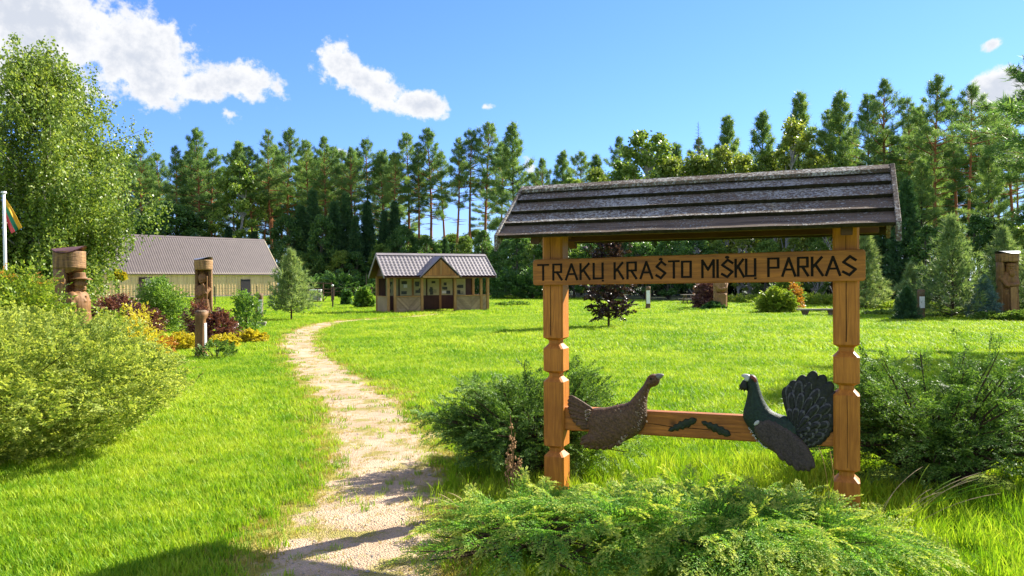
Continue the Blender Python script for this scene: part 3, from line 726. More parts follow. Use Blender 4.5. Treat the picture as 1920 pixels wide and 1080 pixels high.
fan(17, 98, -38, [rlen(603, 300), rlen(640, 215), rlen(690, 125), rlen(790, 165), rlen(880, 270), rlen(930, 390), rlen(955, 500), rlen(952, 620), rlen(930, 710), rlen(860, 785), rlen(790, 805)], .086, .040, MT['cock'], .04)
fan(13, 95, -34, [rlen(655, 260) * .95, rlen(720, 220), rlen(800, 300), rlen(875, 370), rlen(905, 500), rlen(910, 590), rlen(890, 690), rlen(830, 770)], .064, .052, MT['cock'], .03, MT['cocktip'])
fan(10, 93, -30, [rlen(640, 345), rlen(720, 345), rlen(800, 430), rlen(835, 560), rlen(830, 650), rlen(790, 720)], .052, .064, MT['cock'], .03, MT['cocktip'])
fan(8, 100, -10, [rlen(630, 475), rlen(690, 470), rlen(745, 530), rlen(750, 590), rlen(735, 660)], .042, .076, MT['cock'], .02, MT['cocktip'])
wing_o = [(340, 600), (382, 560), (460, 555), (560, 600), (640, 650), (690, 700), (760, 770), (805, 830), (832, 890), (850, 950), (840, 975), (800, 1000), (715, 1000), (600, 920), (480, 830), (400, 770), (345, 700), (325, 640)]
wg = link('wing', relief_mesh('wing', cz(wing_o), .088, .014, .028, .05, .012, lambda s, z: .003 * np.sin((s * .62 + z * .78) * 330)), cock, MT['cockwing'])
link('shoulder_patch', relief_mesh('shoulder_patch', cz([(332, 600), (350, 575), (378, 570), (380, 592), (360, 612), (335, 616)]), .120, .006, .006, .012, .008), cock, MT['palehorn'])
for k, (x0, y0, x1, y1) in enumerate([(700, 760, 838, 978), (660, 770, 800, 1002), (620, 770, 757, 1000), (570, 760, 715, 1000), (520, 750, 650, 955), (470, 740, 590, 912)]):
    p0 = Vector(cp(x0, y0)); p1 = Vector(cp(x1, y1)); d = p1 - p0
    link('wing_feather', relief_mesh('wing_feather', feather_outline(p0, math.degrees(math.atan2(d.y, d.x)), d.length, .044), .104 + .004 * (k % 2), .012, .010, .014, .013), cock, MT['cockwing'])
sp = MB()
for k in range(34):
    t = k / 33; q = [(280, 650), (330, 725), (385, 785), (430, 822)]; i = min(2, int(t * 3)); f = t * 3 - i
    x = q[i][0] + (q[i + 1][0] - q[i][0]) * f + rr.uniform(-2, 16); y = q[i][1] + (q[i + 1][1] - q[i][1]) * f + rr.uniform(-14, 4); p = cp(x, y)
    sp.tube([(p[0] - .004, -.094, p[1]), (p[0] + .004, -.094, p[1] + .002)], [.0032, .002], 5)
o = sp.build('speckles', MT['palehorn'], cock); o['kind'] = 'stuff'
# dead grass culm caught on the wing, oak leaves on the rail
MT['oakleaf'] = feather_mat('painted_oak_leaf', (0.010, 0.015, 0.008), (0.032, 0.045, 0.020), scale=40)
for (xa, ya, xb, yb) in [(1252, 808, 1306, 786), (1314, 790, 1370, 816)]:
    a = Vector(gate_pt(xa, ya, .047)); b_ = Vector(gate_pt(xb, yb, .047)); d = b_ - a; ln = d.length; u = d / ln; v = Vector((-u.y, u.x)); ol = []
    for sgn in (1, -1):
        seq = [(.02, .05), (.14, .24), (.2, .14), (.3, .36), (.38, .2), (.48, .44), (.56, .24), (.68, .44), (.76, .26), (.88, .34), (1.0, .08)]
        if sgn < 0: seq = seq[::-1]
        ol += [a + u * (ln * t) + v * (sgn * w * .085) for t, w in seq]
    link('oak_leaf', relief_mesh('oak_leaf', ol, .043, .006, .008, .015, .010), railo, MT['oakleaf'])

# ------------------------------------------------------------------ sign roof of lapped planks
RL, RR_, RZ, RO, EZ = -0.262, 2.372, 2.422, 0.508, 2.025
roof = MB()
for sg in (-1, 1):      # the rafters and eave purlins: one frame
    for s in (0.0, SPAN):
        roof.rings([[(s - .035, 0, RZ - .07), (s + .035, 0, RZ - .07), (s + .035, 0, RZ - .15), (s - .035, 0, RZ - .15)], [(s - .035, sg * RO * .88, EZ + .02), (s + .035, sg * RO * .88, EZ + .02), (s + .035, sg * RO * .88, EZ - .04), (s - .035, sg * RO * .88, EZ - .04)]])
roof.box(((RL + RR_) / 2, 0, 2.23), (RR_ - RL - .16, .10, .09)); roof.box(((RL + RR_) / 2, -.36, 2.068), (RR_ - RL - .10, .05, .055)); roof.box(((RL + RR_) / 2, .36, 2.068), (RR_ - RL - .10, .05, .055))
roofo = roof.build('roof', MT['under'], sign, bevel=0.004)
slope = math.hypot(RO, RZ - EZ); ang = math.atan2(RZ - EZ, RO); np_ = 4; stp = slope / np_
for sg in (-1, 1):
    for k in range(np_):
        mb = MB(); pw = stp + 0.035; nseg = 22; rg = []
        for j in range(nseg + 1):
            s = RL + (RR_ - RL) * j / nseg; w1 = .004 * noise.noise(Vector((s * 3, k * 5 + sg, 0))); w2 = .0035 * noise.noise(Vector((s * 4, k * 5 + sg + 40, 0)))
            prof = []
            for (t, h) in [(k * stp - .030, .004), (k * stp + stp + .004 + w1, .040 + w2), (k * stp + stp + .004 + w1, .014 + w2), (k * stp - .030, -.018)]:
                t = max(t, 0.0); prof.append((s, sg * (t * math.cos(ang) + h * math.sin(ang)), RZ - t * math.sin(ang) + h * math.cos(ang)))
            rg.append(prof)
        mb.rings(rg); o = mb.build('plank', [PLANKS[k], MT['moss']], roofo)
        for q, pl in enumerate(o.data.polygons):
            if q < nseg * 4 and q % 4 in (1, 2): pl.material_index = 1
for s, w in ((RL - .014, .024), (RR_ + .014, .03)):            # bargeboards
    for sg in (-1, 1):
        mb = MB(); rg = []; q_ = 1.0 if sg < 0 else .84
        for (y, z) in ((0.0, RZ), (sg * (RO + .035) * q_, RZ + (EZ - .030 - RZ) * q_)):
            rg.append([(s - w / 2, y, z + .062), (s + w / 2, y, z + .062), (s + w / 2, y, z - .06), (s - w / 2, y, z - .06)])
        mb.rings(rg); mb.build('bargeboard', PLANKS[1], roofo, bevel=0.003)
mb = MB(); mb.rings([[(s, -.055, RZ - .002), (s, -.002, RZ + .040), (s, .055, RZ - .002), (s, .055, RZ + .022), (s, 0, RZ + .056), (s, -.055, RZ + .022)] for s in np.linspace(RL + .004, RR_ - .004, 8)])
mb.build('ridge_board', PLANKS[2], roofo)

# ================================================================== vegetation: generators
def join_np(parts):
    V = []; F = []; o = 0
    for v, f in parts:
        V.append(v); F.append(f + o); o += len(v)
    return np.concatenate(V), np.concatenate(F)
TIP = None
def leaf_mesh(name, V, F, tip=None):
    me = np_mesh(name, V, F)
    if tip is not None:
        a = me.attributes.new('tip', 'FLOAT', 'FACE'); a.data.foreach_set('value', np.ascontiguousarray(tip, np.float32))
    return me
def sprays(r, P, D, Ls, n, ratio, m, nl, nw, droop=0.25, ang=45, lift=0.0, fork=0.65, jit=0.12):
    """feathery sprays: a drooping stem, side twigs on both sides, needles or small leaves on each twig. Returns leaf quads."""
    global TIP
    S = len(P); P = P[:, None, :]; D = unit(D)[:, None, :]; Ls = np.asarray(Ls).reshape(-1, 1, 1)
    t = np.linspace(0.10, 1.0, n).reshape(1, n, 1) + r.uniform(-.03, .03, (S, n, 1))
    upz = np.array([0, 0, 1.0])
    pos = P + D * Ls * t - upz * (droop * Ls * t * t)
    tan = unit(D - upz * (2 * droop * t))
    B = unit(np.cross(D, upz + r.normal(0, .35, (S, 1, 3))))
    sg = np.where(np.arange(n) % 2 == 0, 1.0, -1.0).reshape(1, n, 1)
    a = R(ang); td = unit(tan * math.cos(a) + B * sg * math.sin(a) + upz * lift + r.normal(0, jit, (S, n, 3)))
    last = np.zeros((1, n, 1)); last[0, -1, 0] = 1
    td = unit(td * (1 - last) + tan * last)
    tl = Ls * ratio * (1.05 - .7 * t) * r.uniform(.7, 1.25, (S, n, 1))
    nrm = unit(np.cross(td, B) + 1e-4)
    q = ((np.arange(m) + .3) / m).reshape(1, 1, m, 1)
    pp = pos[:, :, None, :] + td[:, :, None, :] * tl[:, :, None, :] * q - upz * (tl[:, :, None, :] * .18 * q * q)
    side = unit(np.cross(td, nrm))[:, :, None, :]
    s2 = np.where(np.arange(m) % 2 == 0, 1.0, -1.0).reshape(1, 1, m, 1)
    nd = unit(td[:, :, None, :] * (1 - fork * .5) + side * s2 * fork + r.normal(0, .22, (S, n, m, 3)))
    TIP = np.clip(.62 * t[:, :, None, :] + .40 * q * np.ones((S, n, m, 1)) , 0, 1).reshape(-1)
    C = pp.reshape(-1, 3); U = nd.reshape(-1, 3); k = len(C)
    W = unit(np.cross(U, unit(nrm[:, :, None, :] + r.normal(0, .5, (S, n, m, 3))).reshape(-1, 3)))
    return leaves_quads(C, U, W, nl * r.uniform(.7, 1.3, k), nw * r.uniform(.75, 1.25, k), .04)
def stems_np(r, P, D, Ls, droop, rad, seg=4, sides=4):
    mb = MB()
    for p, d, l in zip(P, unit(D), np.ravel(Ls)):
        pts = [Vector(p) + Vector(d) * (l * t) - Vector((0, 0, droop * l * t * t)) for t in np.linspace(0, 1, seg)]
        mb.tube(pts, [rad * (1 - .8 * i / (seg - 1)) for i in range(seg)], sides, cap=False)
    return mb

def shrub_parts(seed, rx, ry, h, n, sl, m_tw, m_lf, lf, lw, droop=.2, up=.7, base=.1, inner=.35, lumpk=2.0, lumpa=.22, ratio=.4, ang=45, fork=.65, flat=1.0, tuck=0.0):
    """points through the outer volume of a lumpy half-ellipsoid, each with a leafy sprig that grows outwards and up"""
    r = rng(seed)
    d = rand_dirs(r, n * 2); d = d[d[:, 2] > -.62][:n]; n = len(d)
    rad = (1 - inner * r.uniform(0, 1, n) ** 1.6) * (1 + lumpa * lump(d, lumpk, seed * .37)) 
    P = d * rad[:, None] * np.array([rx, ry, h * (1 - base) * .62]) * np.where(d[:, 2:3] < 0, np.array([1.0, 1.0, .98]), 1.0) + np.array([0, 0, h * (base + (1 - base) * .38)])
    P[:, :2] *= 1 - tuck * np.clip(-d[:, 2:3] / .62, 0, 1)
    P[:, 2] = np.maximum(P[:, 2], .04 * h)
    D = unit(d * np.array([1, 1, .6]) + np.array([0, 0, up]) + r.normal(0, .35, (n, 3)))
    Ls = sl * r.uniform(.6, 1.35, n)
    P0 = P - D * Ls[:, None] * .6
    return sprays(r, P0, D, Ls, m_tw, ratio, m_lf, lf, lw, droop, ang, fork=fork), (P0, D, Ls)
def make_shrub(name, label, cat, loc, mats, seed, rx, ry, h, n, sl, m_tw, m_lf, lf, lw, group=None, stems=14, rotz=0, scale_stem=.012, **kw):
    t = thing(name, label, cat, loc, rotz, group)
    (Vq, Fq), (P0, D, Ls) = shrub_parts(seed, rx, ry, h, n, sl, m_tw, m_lf, lf, lw, **kw)
    link('foliage', leaf_mesh('foliage', Vq, Fq, TIP), t, mats[0])
    r = random.Random(seed); mb = MB()
    for k in range(stems):
        e = P0[r.randrange(len(P0))]; b_ = Vector((e[0] * .15, e[1] * .15, -.04))
        e = Vector(e); mid = (b_ + e) / 2 + Vector((-e.x * .12, -e.y * .12, .08 * h))
        mb.tube([b_, mid, e], [scale_stem, scale_stem * .7, scale_stem * .3], 5)
    mb.build('stem', mats[1], t)
    return t

# ---- pines
def pine_proto(seed, H=20.0, cs=.5, spread=.15, nb=70, dead=8, tuft=.42, dens=1.0, lean=0.0):
    r = rng(seed); mb = MB()
    ph = r.uniform(0, 6.28, 3); zz = np.linspace(0, H, 12)
    def cx(z): return np.array([lean * z + .012 * H * math.sin(z / H * 4 + ph[0]), .012 * H * math.sin(z / H * 3.3 + ph[1]), z])
    r0 = .0115 * H
    mb.tube([cx(z) for z in zz], [r0 * (1.25 if z == 0 else 1) * (1 - .93 * (z / H)) + .012 for z in zz], 8)
    C = []; U = []; ln = []
    for k in range(nb + dead):
        isdead = k >= nb
        t = (k + r.uniform(-.4, .4)) / nb if not isdead else r.uniform(-.35, .05)
        t = min(t, .995); z = H * (cs + (1 - cs) * t) if not isdead else H * (cs + t * .4)
        a = k * 2.39996 + r.uniform(-.5, .5)
        prof = ((1 - t) ** .92) * (.50 + .75 * min(1, max(0, (t + .02)) * 4.0)) if not isdead else .45
        l = H * spread * prof * r.uniform(.55, 1.25) + .30
        el = R(-4 + 58 * max(0, t) ** 1.2 + r.uniform(-10, 12)); dv = np.array([math.cos(a) * math.cos(el), math.sin(a) * math.cos(el), math.sin(el)])
        b0 = cx(z); curve = .14 * l
        def bp(s): return b0 + dv * l * s + np.array([0, 0, curve * s * s])
        if l > .5: mb.tube([bp(0), bp(.5), bp(1)], [.05 * l ** .7 * .6 + .01, .03 * l ** .7 * .6 + .006, .006], 4, cap=False)
        if isdead: continue
        nt_ = int((7 + 12 * l) * dens)
        s = np.clip(r.choice([.5, .72, .92, 1.0], nt_) + r.normal(0, .06, nt_), .25, 1.08)
        side = unit(np.cross(dv, [0, 0, 1.0]))
        lat = r.choice([-.8, 0, .8], nt_) * .46 * l * (1.18 - s) + r.normal(0, .05 * l, nt_)
        for q, w in zip(s, lat):
            c = bp(q) + side * w + np.array([0, 0, abs(w) * .25 + r.normal(0, .10)])
            C.append(c); U.append(unit(dv * .55 + side * np.sign(w) * .45 + np.array([0, 0, .55]))); ln.append(tuft * r.uniform(.75, 1.25))
    C = np.array(C); U = np.array(U); ln = np.array(ln); parts = []
    for j in range(14):
        d = unit(U * .75 + r.normal(0, .75, C.shape)); 
        parts.append(tris_spikes(C + r.normal(0, .10, C.shape), d, side_of(r, d), ln * r.uniform(.6, 1.1, len(C)), ln * .11))
    return mb, join_np(parts)
def spruce_proto(seed, H=10.0, spread=.2, nb=150, droop=.18, tuft=.3, up=0.0, dens=1.0, cs=.03, ns=6, flat=.5, wf=.22):
    r = rng(seed); mb = MB(); mb.tube([(0, 0, 0), (0, 0, H * .5), (0, 0, H * .985)], [.014 * H, .009 * H, .004], 7)
    C = []; U = []; ln = []
    for k in range(nb):
        t = (k + r.uniform(0, 1)) / nb; z = H * (cs + (.985 - cs) * t); a = k * 2.39996 + r.uniform(-.3, .3)
        l = H * spread * (1 - t) ** .85 * r.uniform(.75, 1.2) + .03 * H; el = R(-6 + 45 * t + up)
        dv = np.array([math.cos(a) * math.cos(el), math.sin(a) * math.cos(el), math.sin(el)]); side = unit(np.cross(dv, [0, 0, 1.0]))
        mb.tube([(0, 0, z), tuple(np.array([0, 0, z]) + dv * l)], [.004 * H * (1.1 - t) + .004, .003], 4, cap=False)
        nt_ = int((6 + 26 * l / (H * spread)) * dens)
        s = r.uniform(.18, 1.03, nt_); lat = r.uniform(-1, 1, nt_) * .38 * l * (1.1 - s)
        for q, w in zip(s, lat):
            C.append(np.array([0, 0, z]) + dv * l * q + side * w + np.array([0, 0, -droop * l * q * (1 - .6 * q) + r.normal(0, .012 * H * spread * 4)])); U.append(unit(dv * .7 + side * np.sign(w) * .5 + np.array([0, 0, flat * .5 + up / 90]))); ln.append(tuft * r.uniform(.7, 1.25))
    for q in range(10): C.append(np.array([0, 0, H * (.93 + .007 * q)])); U.append(np.array([0, 0, 1.0])); ln.append(tuft * .8)
    C = np.array(C); U = np.array(U); ln = np.array(ln); parts = []
    for j in range(ns):
        d = unit(U * .9 + r.normal(0, .55, C.shape)); parts.append(tris_spikes(C + r.normal(0, .04, C.shape) * ln[:, None], d, side_of(r, d), ln * r.uniform(.7, 1.15, len(C)), ln * wf))
    return mb, join_np(parts)
def leafy_proto(seed, H=10.0, W=3.2, cs=.22, lobes=26, per=420, lf=.22, lw=.17, trunk=.016, clump=.55, top=.8, fill=.55):
    """broadleaf tree: trunk, limbs to clumps spread over a lumpy crown, leaves gathered round each clump"""
    r = rng(seed); mb = MB(); C = []; 
    tp = [np.array([.05 * H * math.sin(q * 2 + seed), .04 * H * math.sin(q * 2.7 + seed * 2), H * .86 * q]) for q in np.linspace(0, 1, 7)]
    mb.tube(tp, [H * trunk * (1 - .85 * q) + .01 for q in np.linspace(0, 1, 7)], 8)
    for k in range(lobes):
        u = (k + .5) / lobes; z = H * (cs + (1 - cs) * (u ** .8) * .97); zt = (z / H - cs) / (1 - cs)
        w = W * (math.sin(math.pi * min(1, .12 + .88 * zt) ** (.8 if top > .7 else 1.0)) ** .65) * r.uniform(fill, 1.1)
        a = k * 2.39996 + r.uniform(-.4, .4); c = np.array([math.cos(a) * w, math.sin(a) * w, z]); b0 = tp[0] + (tp[-1] - tp[0]) * 0; zb = max(H * .12, z - w * .9)
        i = min(5, int(zb / (H * .86) * 6)); b0 = tp[i]
        mb.tube([b0, (b0 + c) / 2 + np.array([0, 0, .06 * w]), c], [H * trunk * .32, H * trunk * .2, .012], 5, cap=False)
        n = int(per * r.uniform(.6, 1.4)); g = r.normal(0, 1, (n, 3)); g = unit(g) * (np.abs(r.normal(.75, .3, (n, 1)))); cl = clump * W * r.uniform(.32, .6)
        C.append(c + g * np.array([cl, cl, cl * .72]))
    C = np.concatenate(C); n = len(C); U = unit(rand_dirs(r, n) + np.array([0, 0, -.5])); Wd = side_of(r, U)
    return mb, leaves_quads(C, U, Wd, lf * r.uniform(.6, 1.3, n), lw * r.uniform(.6, 1.3, n), .08)

# ================================================================== leaf colours
MT['pine'] = leaf('pine_needles', (0.049, 0.116, 0.049), (0.138, 0.263, 0.078), (0.303, 0.417, 0.107), 0.46, .5, .3, .25)
MT['pinebark'] = bark('pine_bark', (0.055, 0.032, 0.02), (0.16, 0.10, 0.065), 3.0, (0.40, 0.17, 0.075))
MT['pinebark_dark'] = bark('pine_bark_grey', (0.03, 0.022, 0.016), (0.10, 0.075, 0.055))
MT['spruce'] = leaf('dark_spruce_needles', (0.024, 0.066, 0.032), (0.060, 0.147, 0.057), (0.127, 0.244, 0.077), 0.3, .5, .3, .4)
MT['young'] = leaf('young_pine_needles', (0.077, 0.146, 0.055), (0.208, 0.316, 0.117), (0.377, 0.457, 0.189), 0.42, .5, .3, .8)
MT['blue'] = leaf('blue_spruce_needles', (0.050, 0.120, 0.110), (0.114, 0.218, 0.199), (0.208, 0.304, 0.280), .15, .5, .3, 1.0)
MT['alder'] = leaf('dark_broadleaf', (0.030, 0.086, 0.024), (0.076, 0.179, 0.043), (0.168, 0.300, 0.066), 0.42, .4, .35, .4)
MT['aspen'] = leaf('yellowgreen_broadleaf', (0.081, 0.144, 0.025), (0.186, 0.264, 0.042), (0.324, 0.372, 0.072), 0.48, .4, .3, .4)
MT['midleaf'] = leaf('mid_green_broadleaf', (0.068, 0.146, 0.030), (0.155, 0.266, 0.048), (0.277, 0.372, 0.071), 0.45, .4, .3, .4)
MT['birch'] = leaf('birch_leaves', (0.072, 0.136, 0.025), (0.187, 0.284, 0.048), (0.374, 0.431, 0.093), 0.45, .4, .35, .35)
MT['birchbark'] = bark('birch_bark', (0.12, 0.11, 0.10), (0.62, 0.60, 0.56), scale=1.6)
MT['greybark'] = bark('grey_bark', (0.06, 0.05, 0.04), (0.20, 0.17, 0.14))
MT['spirea'] = leaf('spirea_leaves', (0.094, 0.165, 0.033), (0.267, 0.369, 0.070), (0.558, 0.584, 0.133), 0.45, .55, .15, .9, young=((0.55, 0.60, 0.13), .36, .7))
MT['hedge'] = leaf('bright_hedge_leaves', (0.09, 0.17, 0.02), (0.22, 0.33, 0.035), (0.42, 0.46, 0.06), .4, .4, .3, 1.5)
MT['orange'] = leaf('orange_young_leaves', (0.30, 0.15, 0.03), (0.50, 0.24, 0.04), (0.60, 0.38, 0.08), .35, .4, .3, 2)
MT['yellow'] = leaf('golden_leaves', (0.30, 0.27, 0.02), (0.52, 0.46, 0.03), (0.70, 0.60, 0.06), .4, .45, .3, 2)
MT['round'] = leaf('fresh_green_leaves', (0.06, 0.15, 0.025), (0.14, 0.27, 0.04), (0.26, 0.38, 0.07), .38, .4, .35, 1.5)
MT['maroon'] = leaf('maroon_leaves', (0.05, 0.02, 0.018), (0.15, 0.055, 0.042), (0.28, 0.12, 0.085), .3, .4, .35, 1.5)
MT['purple'] = leaf('purple_beech_leaves', (0.018, 0.012, 0.014), (0.050, 0.026, 0.028), (0.17, 0.085, 0.065), .28, .35, .45, 1.5)
MT['pinkish'] = leaf('dusky_pink_leaves', (0.10, 0.04, 0.04), (0.24, 0.12, 0.11), (0.42, 0.27, 0.23), .3, .4, .3, 1.5)
MT['yew'] = leaf('yew_needles', (0.019, 0.053, 0.013), (0.074, 0.169, 0.029), (0.259, 0.405, 0.078), 0.35, .55, .18, 1.6, young=((0.17, 0.29, 0.05), .5, .7))
MT['juniper'] = leaf('juniper_sprays', (0.045, 0.15, 0.022), (0.14, 0.35, 0.04), (0.34, 0.52, 0.07), .42, .55, .12, 2.2, young=((0.58, 0.62, 0.12), .42, .95))
MT['stem'] = bark('brown_stems', (0.03, 0.02, 0.013), (0.12, 0.08, 0.05))
MT['straw'] = plain('dry_straw', (0.46, 0.34, 0.17), 0.8, 0, .2, 30, 0)
MT['seed'] = plain('rusty_dock_seed', (0.42, 0.24, 0.10), 0.85, 0, .35, 60, 0)

# ================================================================== forest
used = set()
def take(p):
    if p.name in used: return copy_tree(p)
    used.add(p.name); return p
def proto(name, gen, fol, brk):
    t = thing(name, name, 'tree'); mb, (Vq, Fq) = gen
    mb.build('trunk', brk, t, True); link('crown', np_mesh('crown', Vq, Fq), t, fol); t['h'] = float(Vq[:, 2].max()); return t
PINES = [proto('pine_tree', pine_proto(s, 20, c, w, n, d, tf), MT['pine'], MT['pinebark']) for s, c, w, n, d, tf in
         [(1, .58, .135, 38, 14, .40), (2, .52, .15, 42, 12, .40), (3, .66, .13, 32, 18, .38), (4, .46, .16, 46, 10, .42), (5, .56, .115, 38, 14, .37), (6, .61, .16, 34, 16, .42)]]
PLOW = [proto('pine_tree', pine_proto(s, 18, c, w, n, d, tf), MT['pine'], MT['pinebark_dark']) for s, c, w, n, d, tf in [(11, .24, .17, 66, 8, .48), (12, .32, .155, 58, 10, .46)]]
SPRUCES = [proto('spruce_tree', spruce_proto(21, 14, .17, 170, .22, .50), MT['spruce'], MT['pinebark_dark']), proto('spruce_tree', spruce_proto(22, 14, .13, 170, .25, .48), MT['spruce'], MT['pinebark_dark'])]
BROAD = {'alder': [proto('broadleaf_tree', leafy_proto(31, 10, 3.4, .10, 34, 360, .24, .19), MT['alder'], MT['greybark']), proto('broadleaf_tree', leafy_proto(32, 10, 2.6, .08, 30, 360, .24, .19), MT['alder'], MT['greybark'])],
         'mid': [proto('broadleaf_tree', leafy_proto(33, 12, 3.0, .12, 34, 360, .25, .19), MT['midleaf'], MT['greybark']), proto('broadleaf_tree', leafy_proto(34, 12, 2.3, .14, 30, 340, .24, .18), MT['midleaf'], MT['birchbark'])],
         'aspen': [proto('broadleaf_tree', leafy_proto(35, 12, 2.8, .12, 36, 360, .24, .18), MT['aspen'], MT['birchbark']), proto('broadleaf_tree', leafy_proto(36, 14, 2.2, .14, 34, 340, .24, .18), MT['aspen'], MT['birchbark'])]}
def zone(px):
    return ('behind the barn' if px < 530 else 'between barn and kiosk' if px < 690 else 'behind the kiosk' if px < 930 else 'right of the kiosk' if px < 1010 else 'behind the entrance sign' if px < 1640 else 'beyond the young pines')
WORD = {'P0': 'tall pine with bare reddish trunk', 'P1': 'pine with long ragged crown', 'P2': 'bare stemmed pine with short high crown', 'P3': 'full pine with deep crown', 'P4': 'slender narrow crowned pine', 'P5': 'broad topped pine with bare stem', 'L0': 'dark pine with branches low down its trunk', 'L1': 'narrow pine with branches low down its trunk',
        'S0': 'dark wide conical spruce', 'S1': 'dark narrow conical spruce', 'alder0': 'wide dark green leafy tree', 'alder1': 'narrow dark green leafy tree', 'mid0': 'wide mid green leafy tree', 'mid1': 'slim mid green leafy tree with pale stem', 'aspen0': 'wide yellow green leafy tree', 'aspen1': 'tall yellow green leafy tree with pale stem'}
rf = random.Random(42)
def plant(px, ytop, D, kind, wide=1.0, label=None, group=None, pick=None, row=''):
    D += 14 * np.clip((990 - px) / 40, 0, 1)
    h = height_at(px, ytop, D); L_ = {'P': PINES, 'L': PLOW, 'S': SPRUCES}.get(kind) or BROAD[kind]
    pick = rf.randrange(len(L_)) if pick is None else pick; o = take(L_[pick]); s = h / o['h']
    o.location = foot(px, D); o.rotation_euler = (0, 0, rf.uniform(0, 6.28)); o.scale = (s * wide, s * wide, s)
    tag(o, label or WORD[kind + str(pick)] + (row or ' at the wood front ') + zone(px), 'tree', group or WORD[kind + str(pick)] + (row or ' in front ') + zone(px)); return o
# skyline, left to right: (column, top, distance, kind)
for (px, yt, D, k) in [(180, 265, 122, 'P'), (215, 275, 126, 'P'), (268, 262, 124, 'P'), (298, 282, 128, 'P'), (330, 268, 120, 'P'), (372, 234, 122, 'P'), (402, 272, 128, 'P'), (448, 258, 126, 'L'), (472, 270, 120, 'P'), (510, 238, 122, 'P'), (545, 235, 130, 'P'),
                       (575, 258, 124, 'P'), (612, 250, 122, 'P'), (640, 274, 128, 'P'), (664, 272, 122, 'P'), (690, 252, 126, 'P'), (716, 286, 124, 'P'), (742, 276, 120, 'P'), (764, 244, 126, 'P'), (786, 262, 122, 'P'), (805, 234, 124, 'P'), (832, 276, 128, 'P'),
                       (858, 252, 120, 'P'), (884, 232, 122, 'P'), (914, 224, 124, 'P'), (940, 262, 120, 'P'), (966, 222, 112, 'L'), (1022, 292, 118, 'P'), (1058, 276, 116, 'L'), (1092, 280, 120, 'P'), (1118, 284, 116, 'L'), (1166, 250, 110, 'P'), (1268, 262, 104, 'L'),
                       (1312, 252, 104, 'P'), (1366, 210, 98, 'L'), (1432, 200, 92, 'L'), (1502, 164, 84, 'L'), (1560, 196, 82, 'P'), (1580, 162, 80, 'L'), (1628, 170, 76, 'P'), (1664, 142, 74, 'P'), (1700, 176, 72, 'P'), (1726, 190, 76, 'L'), (1758, 134, 66, 'P'), (1790, 178, 70, 'P'), (1818, 148, 62, 'P'), (1860, 190, 66, 'P'), (1895, 170, 70, 'P')]:
    plant(px, yt, D, k)
